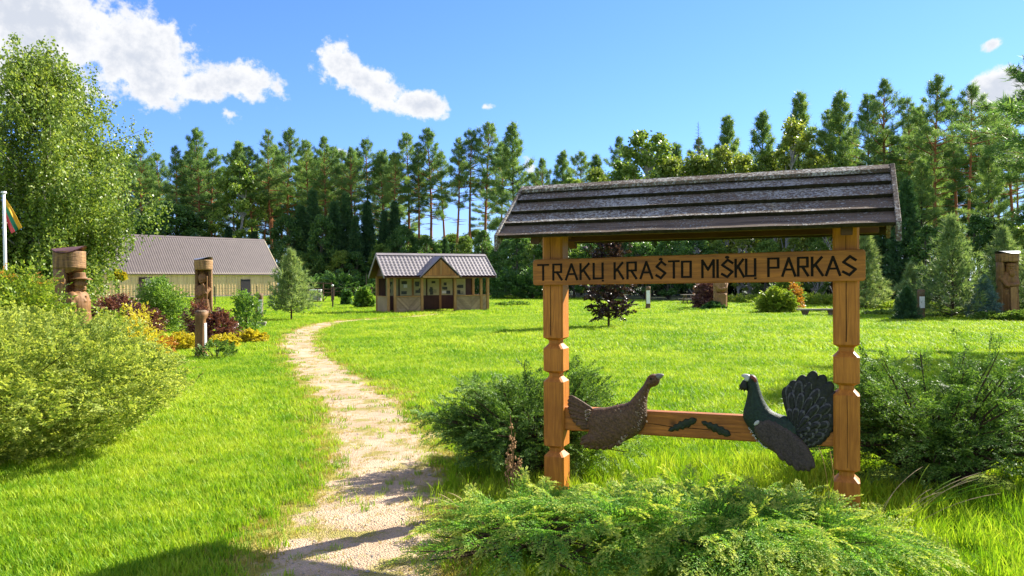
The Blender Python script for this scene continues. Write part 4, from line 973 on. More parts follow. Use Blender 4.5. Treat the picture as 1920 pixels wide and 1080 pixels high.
# thinner second and third rows
for i in range(40):
    px = rf.uniform(150, 1010); D = rf.uniform(132, 165)
    if 700 < px < 960 and rf.random() < .45: continue
    plant(px, rf.uniform(268, 330), D, 'P' if rf.random() < .8 else 'L', row=' deep in the wood ')
for i in range(30):
    px = rf.uniform(1040, 1930); D = np.interp(px, [1040, 1400, 1930], [128, 108, 84]) + rf.uniform(0, 22)
    plant(px, np.interp(px, [1040, 1300, 1600, 1930], [310, 275, 225, 200]) + rf.uniform(0, 50), D, 'P' if rf.random() < .55 else 'L', row=' deep in the wood ')
for (px, yt, D, k, w) in [  # lower storey of the wood
        (322, 376, 114, 'alder', 1.3), (285, 400, 116, 'alder', 1.1), (366, 400, 118, 'alder', 1.0), (228, 380, 118, 'alder', 1.2), (446, 300, 118, 'mid', 1.0), (430, 420, 116, 'S', 1.0), (478, 430, 118, 'S', 1.1), (540, 400, 117, 'alder', .8), (566, 380, 118, 'S', 1.1), (588, 350, 118, 'S', .9), (606, 400, 114, 'alder', .8), (628, 372, 116, 'S', 1.0), (650, 355, 118, 'S', .9), (668, 400, 115, 'S', 1.0), (690, 372, 117, 'S', .9), (640, 468, 112, 'mid', 1.3), (590, 470, 113, 'alder', 1.3), (668, 470, 112, 'alder', 1.3), (555, 470, 114, 'alder', 1.3),
        (722, 390, 118, 'S', .9), (741, 372, 119, 'S', .8), (756, 420, 116, 'alder', .9), (800, 440, 118, 'alder', .9), (836, 442, 120, 'S', .9), (872, 440, 118, 'mid', .9), (905, 430, 116, 'alder', .8), (715, 455, 112, 'mid', 1.0), (775, 455, 124, 'mid', 1.1), (850, 455, 126, 'alder', 1.2),
        (948, 448, 86, 'alder', 1.1), (975, 440, 84, 'alder', 1.2), (1000, 452, 82, 'mid', 1.1), (1030, 446, 82, 'alder', 1.1), (1070, 440, 80, 'mid', 1.2), (1110, 448, 78, 'alder', 1.2), (1160, 440, 78, 'alder', 1.3), (1205, 452, 76, 'alder', 1.2), (1250, 446, 74, 'alder', 1.2), (1300, 440, 72, 'alder', 1.2), (1345, 448, 72, 'mid', 1.2), (1390, 440, 70, 'aspen', 1.2), (1440, 448, 68, 'mid', 1.2), (1490, 440, 66, 'aspen', 1.1), (1535, 450, 64, 'mid', 1.1),
        (1075, 330, 100, 'mid', 1.0), (1120, 310, 98, 'aspen', 1.0), (1170, 300, 96, 'mid', 1.1), (1215, 240, 94, 'mid', 1.1), (1262, 290, 92, 'aspen', 1.0), (1310, 285, 88, 'aspen', 1.1), (1355, 268, 86, 'aspen', .9), (1395, 285, 84, 'aspen', 1.1), (1440, 280, 80, 'aspen', 1.0), (1492, 215, 78, 'aspen', .9), (1530, 290, 76, 'aspen', 1.0), (1570, 300, 72, 'mid', 1.0),
        (1622, 330, 62, 'S', 1.0), (1660, 350, 58, 'S', 1.1), (1700, 330, 56, 'S', 1.0), (1742, 420, 54, 'alder', 1.0), (1790, 430, 56, 'mid', 1.0), (1835, 400, 52, 'alder', 1.0), (1880, 410, 52, 'mid', 1.0), (1915, 420, 48, 'mid', 1.0), (1955, 380, 50, 'alder', 1.0), (1725, 290, 60, 'L', 1.0), (1850, 270, 58, 'L', 1.0), (1600, 400, 60, 'S', 1.0)]:
    plant(px, yt, D, k, w, row=' under the pines ')
for i in range(9):           # far leafy growth seen between the trunks
    plant(690 + i * 33 + rf.uniform(-8, 8), rf.uniform(425, 465), 160 + rf.uniform(0, 12), 'mid' if rf.random() < .6 else 'alder', 1.5, row=' far under the pines ')
for i in range(22):          # dark thicket closing the wood behind the sign
    px = 985 + i * 31 + rf.uniform(-8, 8)
    plant(px, rf.uniform(400, 450), np.interp(px, [985, 1640], [104, 82]) + rf.uniform(0, 6), 'alder' if rf.random() < .7 else 'S', 1.5, row=' under the pines ')
# close pines on the right whose boughs reach into the picture, and trees that only throw their shade in
plant(1990, 40, 47, 'P', 1.7, 'big dark pine whose boughs overhang from beyond the carved bearded man', None, 3)
tp_ = take(PLOW[1]); tp_.location = (15.1, 18.6, 0); tp_.scale = (.74, .74, .56); tag(tp_, 'bushy pine off the right side of the lawn shading the grass', 'tree')
plant(1990, 120, 58, 'P', 1.2, 'tall pine close behind the overhanging dark boughs', None, 1)
# dead bare spruce top
ds = thing('dead_tree', 'bare grey dead tree top standing among the green trees', 'tree', foot(1311, 97)); hd = height_at(1311, 228, 97); mb = MB()
mb.tube([(0, 0, 0), (0, 0, hd)], [.15, .02], 6)
for k in range(60):
    z = hd * (.72 + .27 * k / 60); a = k * 2.4; l = 1.5 * (1 - k / 64) + .1; mb.tube([(0, 0, z), (math.cos(a) * l, math.sin(a) * l, z + .25 * l)], [.03, .008], 3, cap=False)
mb.build('trunk', MT['greybark'], ds)

# ================================================================== the big birch on the left
def birch():
    r = rng(9); Y = 32.0; loc = foot(84, Y); H = height_at(90, 88, Y)
    t = thing('birch_tree', 'large weeping birch with hanging pale green twigs behind the carved hunter', 'tree', loc); mb = MB()
    prof_z = np.array([.12, .2, .3, .45, .6, .72, .82, .9, 1.0]) * H; prof_w = np.array([1.5, 2.1, 2.9, 3.9, 4.1, 3.7, 2.9, 1.9, .6])
    trunk = [np.array([.25 * math.sin(q * 3), .2 * math.sin(q * 4 + 1), H * .93 * q]) for q in np.linspace(0, 1, 9)]
    mb.tube(trunk, [.24 * (1 - .9 * q) + .015 for q in np.linspace(0, 1, 9)], 9)
    C = []; U = []; ST = []
    for k in range(140):
        u = (k + .5) / 140; z = H * (.16 + .84 * u) ; w = np.interp(z, prof_z, prof_w) * r.uniform(.45, 1.12); a = k * 2.39996 + r.uniform(-.5, .5)
        e = np.array([math.cos(a) * w, math.sin(a) * w, min(z, H * .99)]); i = max(0, min(7, int((z - w * .75) / (H * .93) * 8))); b0 = trunk[i]
        mid = (b0 + e) / 2 + np.array([0, 0, .14 * w]); mb.tube([b0, mid, e], [.06 * (1.1 - u), .035 * (1.1 - u) + .01, .01], 5, cap=False)
        ns = int(24 + 12 * w)
        for j in range(ns):
            q = r.uniform(.25, 1.0); p = (1 - q) ** 2 * b0 + 2 * q * (1 - q) * mid + q * q * e + r.normal(0, .34, 3)
            ll = r.uniform(.5, 1.55) * (1.15 if z < H * .6 else .7); m = int(22 * ll); out = unit(np.array([p[0], p[1], 0.001])) * r.uniform(.05, .5)
            s = np.linspace(0, 1, m)[:, None]; pts = p + out * ll * s * (1.4 - s) + np.array([0, 0, 1.0]) * (.18 * s - 1.0 * s * s) * ll + r.normal(0, .055, (m, 3))
            C.append(pts); U.append(unit(np.array([0, 0, -1.0]) * .8 + r.normal(0, .75, (m, 3))))
    C = np.concatenate(C); U = np.concatenate(U); n = len(C)
    Vq, Fq = leaves_quads(C, U, side_of(r, U), .115 * r.uniform(.7, 1.35, n), .085 * r.uniform(.7, 1.3, n), .08)
    ok = C[:, 2] > .9
    mb.build('trunk', MT['birchbark'], t, True); link('crown', np_mesh('crown', Vq.reshape(-1, 4, 3)[ok].reshape(-1, 3), Fq[:ok.sum()]), t, MT['birch'])
birch()

# ================================================================== near bushes
BUSH_FEET += [(-5.6, 7.8, 1.35, 1.0), (0.15, 6.95, .65, .55), (3.55, 6.35, .8, .6), (1.1, 4.65, 1.3, .5)]
make_shrub('spirea_bush', 'large rounded pale green bush with tiny leaves beside the path', 'bush', (-5.6, 7.75, 0), (MT['spirea'], MT['stem']), 51, 2.15, 1.75, 1.50, 4250, .27, 7, 8, .030, .018, stems=40, droop=.22, up=.75, base=.02, inner=.5, lumpk=2.6, lumpa=.17, ratio=.38, tuck=.40)
def yew(label, loc, seed, rx, ry, h, n, nb):
    t = thing('yew_bush', label, 'bush', loc); r = rng(seed)
    # long boughs rising and arching out, each carrying flat sprays
    P = []; D = []; Ls = []; mb = MB()
    for k in range(nb):
        a = k * 2.39996 + r.uniform(-.4, .4); e = r.uniform(.12, 1.0) ** .9; q = math.sqrt(1 - e * e * .8); f = r.uniform(.72, 1.18)
        end = np.array([math.cos(a) * rx * q * f, math.sin(a) * ry * q * f, h * (.10 + .86 * e) * r.uniform(.8, 1.12)])
        b0 = np.array([math.cos(a) * .12, math.sin(a) * .12, 0]); mid = (b0 + end) / 2 + np.array([0, 0, .16 * h])
        mb.tube([b0, mid, end], [.014, .009, .003], 5, cap=False)
        for j in range(n):
            s = r.uniform(.35, 1.0); p = (1 - s) ** 2 * b0 + 2 * s * (1 - s) * mid + s * s * end; tg = unit(2 * (1 - s) * (mid - b0) + 2 * s * (end - mid))
            P.append(p + r.normal(0, .03, 3)); D.append(tg + r.normal(0, .45, 3) + np.array([0, 0, .12])); Ls.append(r.uniform(.12, .25) * (1.25 - .4 * s))
    P = np.array(P); D = np.array(D); Ls = np.array(Ls)
    Vq, Fq = sprays(r, P, D, Ls, 8, .42, 9, .026, .0085, .22, 48, 0, .9)
    Vc = Vq.reshape(-1, 4, 3); ok = Vc[:, 0, 2] > .01
    link('foliage', leaf_mesh('foliage', Vc[ok].reshape(-1, 3), Fq[:ok.sum()], TIP[ok]), t, MT['yew']); mb.build('stem', MT['stem'], t)
yew('dark green yew bush behind the post beside the path', (0.18, 6.95, 0), 61, .92, .70, .92, 13, 120)
yew('wide dark green yew bush behind the post at the cock bird', (3.62, 6.45, 0), 62, 1.28, .85, 1.06, 12, 165)

def juniper():
    t = thing('juniper_bush', 'low spreading bright green juniper in front of the entrance sign', 'bush', (1.05, 4.72, 0)); r = rng(71)
    P = []; D = []; Ls = []; mb = MB()
    def top(x, y): return .07 + .27 * max(0, 1 - (abs(x + .1) / 1.75) ** 2.2) * max(0, 1 - .55 * (abs(y) / .95) ** 2) + .07 * noise.noise(Vector((x * 2.0, y * 2.4, 1)))
    crowns = [(-.95, .16), (-.45, .10), (.05, -.05), (.35, .1), (.75, -.08), (.85, .0)]
    for k in range(570):
        c0 = crowns[k % 6]; c = np.array([c0[0] + r.normal(0, .16), c0[1] + r.normal(0, .10), .03]); a = k * 2.39996 + r.uniform(-.3, .3); w = math.sqrt(r.uniform(.04, 1.0))
        end = c + np.array([math.cos(a) * .62 * w, math.sin(a) * (.76 if math.sin(a) < 0 else .40) * w, 0]); tier = r.choice([1.0, 1.0, 1.0, .6]); end[2] = max(.06, top(end[0], end[1]) * tier * r.uniform(.9, 1.05)); mid = (c + end) / 2; mid[2] = end[2] * .45
        if k % 3 == 0: mb.tube([c, mid, end - np.array([0, 0, .03])], [.012, .008, .003], 5, cap=False)
        tg = unit((end - c) * np.array([1, 1, .2]) + np.array([0, 0, .05 + .25 * (1 - w)]))
        P.append(end - tg * .20); D.append(tg + r.normal(0, .08, 3)); Ls.append(r.uniform(.34, .54))
    P = np.array(P); D = np.array(D); Ls = np.array(Ls)
    Vq, Fq = sprays(r, P, D, Ls, 21, .30, 15, .017, .0072, .30, 34, .03, .40, .05)
    link('foliage', leaf_mesh('foliage', Vq, Fq, TIP), t, MT['juniper'])
    mb.build('stem', MT['stem'], t)
juniper()

# ================================================================== garden shrubs
def shrub(name, label, px, ybase, D, wpx, ytop, mat, seed, n=420, group=None, deep=.9, **kw):
    s = D / FPX; loc = foot(px, D); h = height_at(px, ytop, D); rx = wpx * s / 2
    a = dict(sl=.30 * max(h, rx), m_tw=6, m_lf=6, lf=max(.030, .0023 * D), lw=max(.020, .0017 * D), droop=.15, up=.5, base=.03, inner=.5, ratio=.45); a.update(kw)
    return make_shrub(name, label, 'bush', loc, (mat, MT['stem']), seed, rx, rx * deep, h, n, group=group, **a)
hb = shrub('hedge_bush', 'tall bright green bush with orange tips below the flag', 20, 0, 15.0, 190, 505, MT['hedge'], 101, 720, lf=.065, lw=.042)
(Vq, Fq), _ = shrub_parts(102, .80, .70, 2.1, 26, .30, 6, 6, .036, .026, base=.80, inner=.25, up=.5)
o = link('young_shoots', np_mesh('young_shoots', Vq, Fq), hb, MT['orange']); o['label'] = 'orange tinted young shoots on top'
shrub('golden_bush', 'golden yellow leafy bush behind the large pale bush', 254, 0, 11.6, 78, 576, MT['yellow'], 103, 260)
shrub('golden_bush', 'small lime yellow bush beside the golden bush', 204, 0, 12.2, 80, 580, MT['hedge'], 104, 300)
shrub('round_bush', 'rounded fresh green bush in front of the barn door', 300, 0, 27.0, 84, 527, MT['round'], 105, 460)
shrub('maroon_bush', 'dark maroon bush between the carved hunter and the round green bush', 222, 0, 27.5, 92, 552, MT['maroon'], 106, 360)
shrub('maroon_bush', 'low maroon bush at the foot of the round green bush', 262, 0, 25.5, 80, 572, MT['maroon'], 107, 260)
shrub('maroon_bush', 'spreading red maroon bush behind the tall stump sign', 402, 0, 21.5, 78, 582, MT['maroon'], 108, 360, up=.25)
shrub('maroon_bush', 'feathery maroon bush growing round the slim carved figure', 370, 0, 22.6, 46, 562, MT['maroon'], 109, 130)
shrub('golden_groundcover', 'orange yellow low plant to the left of the tall stump sign', 336, 0, 19.6, 66, 624, MT['yellow'], 110, 200)
shrub('golden_groundcover', 'low orange flowering plant next to the orange yellow plant', 300, 0, 18.4, 60, 632, MT['orange'], 120, 110)
shrub('golden_groundcover', 'low yellow plant to the right of the tall stump sign', 420, 0, 20.2, 56, 628, MT['yellow'], 111, 200)
shrub('golden_groundcover', 'low yellow plant below the stone slab seat', 470, 0, 22.0, 60, 620, MT['yellow'], 112, 220)
shrub('grey_green_shrub', 'thin grey green shrub beside the short plaque stump', 462, 0, 27.0, 46, 542, MT['round'], 113, 130, up=1.2)
shrub('wispy_weed', 'wispy green weeds at the foot of the tall stump sign', 405, 0, 17.4, 80, 640, MT['midleaf'], 114, 60, up=1.4)
shrub('leafy_plant', 'large leaved green plant tied to a stake by the kiosk', 684, 0, 53, 22, 541, MT['round'], 115, 90, lf=.32, lw=.26)
shrub('little_shrub', 'little dark green shrub on the grass behind the white topped post', 650, 0, 60, 16, 542, MT['alder'], 116, 90)
shrub('low_juniper', 'flat dark green juniper on the lawn right of the kiosk', 961, 0, 56, 60, 569, MT['round'], 117, 240, base=.05)
shrub('pink_bush', 'dusky pink leaved bush beside the pale carved figure', 1326, 0, 48, 44, 527, MT['pinkish'], 118, 420)
shrub('round_bush', 'rounded yellow green bush on the lawn by the plank bench', 1456, 0, 40.5, 66, 542, MT['hedge'], 119, 480)
shrub('orange_bush', 'orange and green bush behind the rounded yellow green bush', 1486, 0, 45, 34, 528, MT['orange'], 121, 60)
shrub('orange_bush', 'green leafy bush mingled with the orange bush', 1474, 0, 46, 52, 520, MT['midleaf'], 122, 420)
shrub('grey_bush', 'grey green bush at the foot of the pale carved figure', 1338, 0, 45.6, 40, 568, MT['alder'], 123, 160)
for k, (px, D, w, yt) in enumerate([(1860, 31.5, 70, 586), (1905, 30.5, 56, 584), (1800, 34, 90, 590), (1740, 34.5, 60, 592), (1650, 37, 60, 585)]):
    shrub('meadow_weeds', 'low grey green weeds at the foot of the young conifers', px, 0, D, w, yt, MT['midleaf'], 130 + k, 200, group='weeds along the young conifers')
for k, (px, D, w, yt) in enumerate([(1395, 60, 110, 560), (1440, 58, 110, 560), (1520, 54, 120, 558), (1570, 52, 90, 560), (1625, 46, 90, 570), (1700, 44, 120, 574)]):
    shrub('tall_grass', 'tall yellowish meadow grass along the edge of the wood', px, 0, D, w, yt, MT['hedge'], 140 + k, 170, group='meadow grass along the wood edge', up=1.6, lf=.28, lw=.05)
for k, (px, D, w, yt) in enumerate([(600, 106, 90, 520), (640, 104, 90, 508), (670, 106, 90, 518), (955, 80, 70, 500), (1000, 78, 70, 505), (720, 108, 100, 525), (905, 104, 90, 520)]):
    shrub('wood_edge_bush', 'dark green bush at the wood edge beside the kiosk', px, 0, D, w, yt, MT['alder'], 160 + k, 210, group='bushes of the wood edge by the kiosk')
# purple beech on the lawn
pb = thing('purple_beech', 'small dark purple leaved tree standing on the lawn behind the sign', 'tree', foot(1141, 28.5)); r = rng(88); mb = MB(); P = []; D = []; Ls = []
Hb = height_at(1141, 452, 28.5); mb.tube([(0, 0, 0), (.03, 0, Hb * .5), (0, .02, Hb)], [.045, .03, .006], 7)
for k in range(84):
    z = Hb * (.07 + .91 * (k + r.uniform()) / 84); a = k * 2.4 + r.uniform(-.4, .4); zt = z / Hb
    l = r.uniform(.45, 1.2) * (.95 if zt < .25 else 1.05 if zt < .45 else 1.25 if zt < .72 else .8 * (1.15 - zt) + .55); el = R(r.uniform(5, 32) if zt < .6 else r.uniform(25, 60)); dv = np.array([math.cos(a) * math.cos(el), math.sin(a) * math.cos(el), math.sin(el)])
    mb.tube([(0, 0, z), tuple(np.array([0, 0, z]) + dv * l)], [.012, .004], 4, cap=False)
    for s in np.arange(.25, 1.0, .15): P.append(np.array([0, 0, z]) + dv * l * s); D.append(dv + r.normal(0, .5, 3)); Ls.append(r.uniform(.16, .34))
Vq, Fq = sprays(r, np.array(P), np.array(D), np.array(Ls), 7, .5, 5, .085, .058, .1, 45)
mb.build('trunk', MT['stem'], pb); link('crown', np_mesh('crown', Vq, Fq), pb, MT['purple'])

# young conifers
def conifer(name, label, px, ytop, D, mat, seed, spread, nb, tuft, up, droop=.05, cs=.02, ns=10, dens=.62, H0=4.0):
    t = thing(name, label, 'tree', foot(px, D)); h = height_at(px, ytop, D)
    mb, (Vq, Fq) = spruce_proto(seed, h, spread, nb, droop, tuft, up, dens, cs, ns, .5, .11)
    mb.build('trunk', MT['stem'], t); link('crown', np_mesh('crown', Vq, Fq), t, mat)
conifer('young_pine', 'small green pine in front of the corner of the barn', 546, 474, 36, MT['young'], 201, .42, 84, .26, 22, cs=.10)
conifer('young_pine', 'broad light green young pine left of the carved bearded man', 1786, 412, 33.5, MT['young'], 202, .42, 84, .30, 20)
conifer('young_pine', 'light green young pine behind the carved bearded man', 1880, 432, 37, MT['young'], 203, .40, 76, .30, 20)
conifer('young_pine', 'pale green young pine close beside the right post of the sign', 1622, 430, 44, MT['young'], 204, .30, 90, .32, 16)
conifer('young_pine', 'light green young pine between the sign and the broad young pine', 1708, 498, 36, MT['young'], 205, .36, 60, .26, 18)
conifer('young_pine', 'young pine at the far right beside the bearded man', 1950, 440, 34, MT['young'], 208, .40, 70, .30, 20)
conifer('young_spruce', 'small dark green spruce behind the plaque post', 1700, 540, 32.2, MT['spruce'], 206, .42, 110, .15, 0, .10)
conifer('blue_spruce', 'small blue grey spruce left of the carved bearded man', 1846, 520, 32.6, MT['blue'], 207, .42, 110, .15, 0, .08)

# ================================================================== barn
BA = R(45.0)
def local_frame(origin, ang): return Matrix.Translation(origin) @ Matrix.Rotation(ang, 4, 'Z')
MT['barnwall'] = wood('cream_barn_boards', (0.64, 0.46, 0.23), (0.80, 0.61, 0.34), 'z', .5, .6, False, .2, boards=True)
MT['barntrim'] = plain('cream_trim', (0.76, 0.64, 0.42), .5, 0, .06)
MT['barndoor'] = plain('dark_grey_door', (0.040, 0.034, 0.040), .5, 0, .15)
MT['barngate'] = plain('brown_barn_door', (0.065, 0.036, 0.030), .55, 0, .15)
MT['barnroof'] = plain('dark_brown_roof_sheet', (0.125, 0.098, 0.095), .55, .0, .08, 1.2, 0.05)
MT['kioskroof'] = plain('grey_brown_roof_tile_sheet', (0.225, 0.20, 0.205), .55, .0, .10, 1.5, 0.05)
MT['pane'] = plain('window_pane', (0.30, 0.32, 0.27), .15, 0, .15, 2, 0)
MT['gutter'] = plain('brown_gutter', (0.09, 0.06, 0.055), .4, .2, .05)
def barn():
    Rp = Vector((-34.6, 112.0, 0)); t = thing('barn', 'long cream boarded barn with dark ribbed metal roof', 'barn', Rp, BA); LN, WD, EH, RH = 34.0, 10.0, 3.35, 8.5
    # x from -LN (left) to 0 (right end), y from 0 (front) to WD
    w = MB(); w.box((-LN / 2, .1, EH / 2), (LN, .2, EH)); w.box((-LN / 2, WD - .1, EH / 2), (LN, .2, EH))
    for x in (-.1, -LN + .1): w.prism([(x - .1, .2, 0), (x - .1, WD - .2, 0), (x - .1, WD - .2, EH), (x - .1, WD / 2, RH - .25), (x - .1, .2, EH)], (.2, 0, 0))
    w.build('wall', MT['barnwall'], t)
    bt = MB(); x = -LN + .2
    while x < -.05:
        bt.box((x, -.025, EH / 2), (.09, .05, EH)); x += .42
    o = bt.build('battens', MT['barnwall'], t); o['kind'] = 'stuff'
    MB().box((-LN / 2, -.06, EH - .12), (LN + .1, .1, .34)).build('fascia', MT['barntrim'], t); MB().box((-LN / 2, -.04, .14), (LN + .04, .10, .28)).build('plinth', MT['stone'], t)
    sl = (RH - EH) / (WD / 2)
    for sg in (-1, 1):      # ribbed roof sheets
        V = []; F = []; n = int(LN / .30); ov = .22; rows = 13
        for i in range(n * 4 + 1):
            xx = -LN - .5 + (LN + 1.0) * i / (n * 4); h = (.055 if i % 4 in (1, 2) else 0)
            for j in range(rows * 2):
                f = (j // 2 + (j % 2)) / rows; yy = (WD / 2 + ov) * f; st = .028 * ((j % 2))
                V.append((xx, WD / 2 + sg * yy, RH - sl * yy + h + st + .06))
        m_ = rows * 2
        for i in range(n * 4):
            for j in range(m_ - 1):
                a = i * m_ + j; F.append((a, a + 1, a + m_ + 1, a + m_))
        o = link('roof', np_mesh('roof', V, F), t, MT['barnroof'])
    rb = MB(); rb.rings([[(xx, WD / 2 - .22, RH - .08), (xx, WD / 2, RH + .17), (xx, WD / 2 + .22, RH - .08), (xx, WD / 2, RH + .02)] for xx in (-LN - .52, .52)]); rb.build('ridge_cap', MT['barnroof'], t)
    vb = MB()
    for xx in (.5, -LN - .5):
        for sg in (-1, 1): vb.rings([[(xx - .03, WD / 2 + sg * y, RH - sl * y + d) for d in (.14, -.14)] + [(xx + .03, WD / 2 + sg * y, RH - sl * y + d) for d in (-.14, .14)] for y in (0, WD / 2 + .22)])
    o = vb.build('verge', MT['barntrim'], t); 
    MB().tube([(-LN - .5, -.28, EH - .14), (.5, -.28, EH - .14)], .06, 6).build('gutter', MT['gutter'], t)
    so_ = MB(); so_.box((-LN / 2, -.14, EH - .16), (LN + .9, .16, .03)); so_.build('soffit', MT['barntrim'], t)
    inv = local_frame(Rp, BA).inverted()
    def bx(px):   # x along the front wall under picture column px
        d = inv.to_3x3() @ ray(px, 540); c = inv @ CAMP; return c.x + d.x * (-c.y / d.y)
    x0, x1 = bx(451), bx(469); d = MB().box(((x0 + x1) / 2, -.08, 1.28), (x1 - x0, .10, 2.45)).build('door', MT['barndoor'], t); MB().box((x0 + .15, -.15, 1.2), (.05, .06, .22)).build('handle', MT['capgrey'], d)
    x0, x1 = bx(260), bx(311); d = MB().box(((x0 + x1) / 2, -.08, 1.45), (x1 - x0, .10, 2.7)).build('barn_door', MT['barngate'], t)
    wf = MB(); c = bx(283.5)
    for a, b_, s1, s2 in ((c - .75, 2.15, .09, .95), (c + .75, 2.15, .09, .95)): wf.box((a, -.15, b_), (s1, .06, s2))
    for z in (1.68, 2.62): wf.box((c, -.15, z), (1.59, .06, .09))
    wf.build('window_frame', MT['barntrim'], d); MB().box((c, -.14, 2.15), (1.42, .02, .86)).build('pane', MT['pane'], d)
barn()

# ================================================================== kiosk
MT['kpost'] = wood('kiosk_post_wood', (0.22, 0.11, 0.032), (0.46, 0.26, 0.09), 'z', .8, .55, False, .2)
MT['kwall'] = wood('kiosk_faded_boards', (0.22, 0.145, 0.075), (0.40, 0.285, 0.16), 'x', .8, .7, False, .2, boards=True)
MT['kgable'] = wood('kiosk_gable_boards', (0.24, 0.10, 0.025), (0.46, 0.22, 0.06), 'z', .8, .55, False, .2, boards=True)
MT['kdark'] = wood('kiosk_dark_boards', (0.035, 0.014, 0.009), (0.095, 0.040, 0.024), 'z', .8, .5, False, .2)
MT['poster'] = plain('cream_notice_sheet', (0.50, 0.47, 0.24), .6, 0, .08, 3, 0)
MT['poster2'] = plain('olive_notice_sheet', (0.34, 0.33, 0.17), .6, 0, .08, 3, 0)
MT['photo'] = plain('dark_notice_photo', (0.045, 0.055, 0.035), .35, 0, .5, 12, 0)
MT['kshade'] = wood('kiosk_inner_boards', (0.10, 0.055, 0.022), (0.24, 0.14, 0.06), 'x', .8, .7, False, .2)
def kiosk():
    A = ground(726, 588); B = ground(917, 583); d = B - A; KA = math.atan2(d.y, d.x); LN = d.length; KA = min(KA, R(26)); DP = 2.3
    t = thing('kiosk', 'open wooden information kiosk with tiled metal roof and small gable', 'kiosk', A, KA)
    inv = local_frame(A, KA).inverted()
    def kx(px, y=0.0):
        dd = inv.to_3x3() @ ray(px, 540); c = inv @ CAMP; return c.x + dd.x * ((y - c.y) / dd.y)
    LN = kx(916); e0, e1 = kx(791), kx(853); EH, HW_ = 2.12, .95
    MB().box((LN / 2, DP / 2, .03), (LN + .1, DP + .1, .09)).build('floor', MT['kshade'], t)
    pw = .15
    for x, y in [(.075, 0), (.46, -.01), (e0, 0), (e1, 0), (LN - .5, 0), (LN - .07, 0), (.075, DP), (LN - .07, DP), (LN * .36, DP), (LN * .64, DP)]:
        MB().box((x, y, EH / 2 + .05), (pw, pw, EH - .06)).build('post', MT['kpost'], t, bevel=.01)
    # half-height walls of slanting boards
    def herring(x0, x1, flip):
        o = MB().box(((x0 + x1) / 2, .02, HW_ / 2 + .05), (x1 - x0, .04, HW_ - .05)).build('half_wall', MT['kwall'], t)
        mb = MB(); xm = (x0 + x1) / 2; bwid = .14; zb, zt = .09, HW_ - .01
        for (a, b_, sg) in ((x0, xm, 1), (xm, x1, -1)):
            c = a - (zt - zb)
            while c < b_ + (zt - zb):
                # strip between lines x - sg*(z) = c .. c+bw
                poly = [(c + .006, zb), (c + bwid - .006, zb), (c + bwid - .006 + (-sg) * (zt - zb) * 1.0, zt), (c + .006 + (-sg) * (zt - zb) * 1.0, zt)]
                # clip against a..b_
                def clip(pl, xc, keep_greater):
                    out = []
                    for i in range(len(pl)):
                        p, q = pl[i], pl[(i + 1) % len(pl)]; ip = (p[0] >= xc) == keep_greater or p[0] == xc; iq = (q[0] >= xc) == keep_greater or q[0] == xc
                        if ip: out.append(p)
                        if ip != iq:
                            f = (xc - p[0]) / (q[0] - p[0]); out.append((xc, p[1] + (q[1] - p[1]) * f))
                    return out
                pl = clip(clip(poly, a + .004, True), b_ - .004, False) if len(poly) > 2 else []
                if len(pl) > 2: mb.prism([(x, -.012, z) for x, z in pl], (0, .018, 0))
                c += bwid
        q = mb.build('slanted_boards', MT['kwall'], o); q['kind'] = 'stuff'
        MB().box(((x0 + x1) / 2, -.005, HW_ + .03), (x1 - x0, .14, .05)).build('sill', MT['kpost'], o)
    herring(.54, e0 - .075, 1); herring(e1 + .075, LN - .15, 1)
    for x in (.075, LN - .07):
        o = MB().box((x, DP / 2, HW_ / 2 + .05), (.05, DP - pw, HW_ - .05)).build('half_wall', MT['kwall'], t); MB().box((x, DP / 2, HW_ + .03), (.12, DP - pw, .05)).build('sill', MT['kpost'], o)
    # back wall with notice boards
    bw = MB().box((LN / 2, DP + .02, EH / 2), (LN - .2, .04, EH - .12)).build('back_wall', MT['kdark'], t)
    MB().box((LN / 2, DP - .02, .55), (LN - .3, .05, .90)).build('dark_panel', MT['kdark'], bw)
    rr = random.Random(8); n = 6; x = .55; wd = (LN - 1.1) / n
    for k in range(n):
        nb = MB().box((x + wd / 2, DP - .04, 1.50), (wd - .10, .04, 1.02)).build('notice_board', MT['poster2'] if k == 0 else MT['poster'], t)
        for j in range(5):
            pw_, ph = rr.uniform(.18, .36), rr.uniform(.13, .24); cx, cy = x + .1 + pw_ / 2 + rr.random() * max(.02, wd - .3 - pw_), 1.12 + rr.random() * .7
            MB().box((cx, DP - .063 - .002 * j, cy), (pw_, .006, ph)).build('photo', MT['photo'] if j != 2 else MT['white'] if k % 3 == 1 else MT['poster2'], nb)
        x += wd
    MB().box((LN / 2, -.01, EH - .02), (LN, .13, .13)).build('beam', MT['kpost'], t); MB().box((LN / 2, DP, EH - .02), (LN, .13, .13)).build('beam', MT['kpost'], t)
    # roof of pressed tile sheet
    RH, ov, oe = 3.44, .48, .30; run = DP / 2 + ov; z0 = EH + .02; sl = (RH - z0) / run
    g0, g1 = e0 - .22, e1 + .16; ga = (g0 + g1) / 2; gz = RH - .16
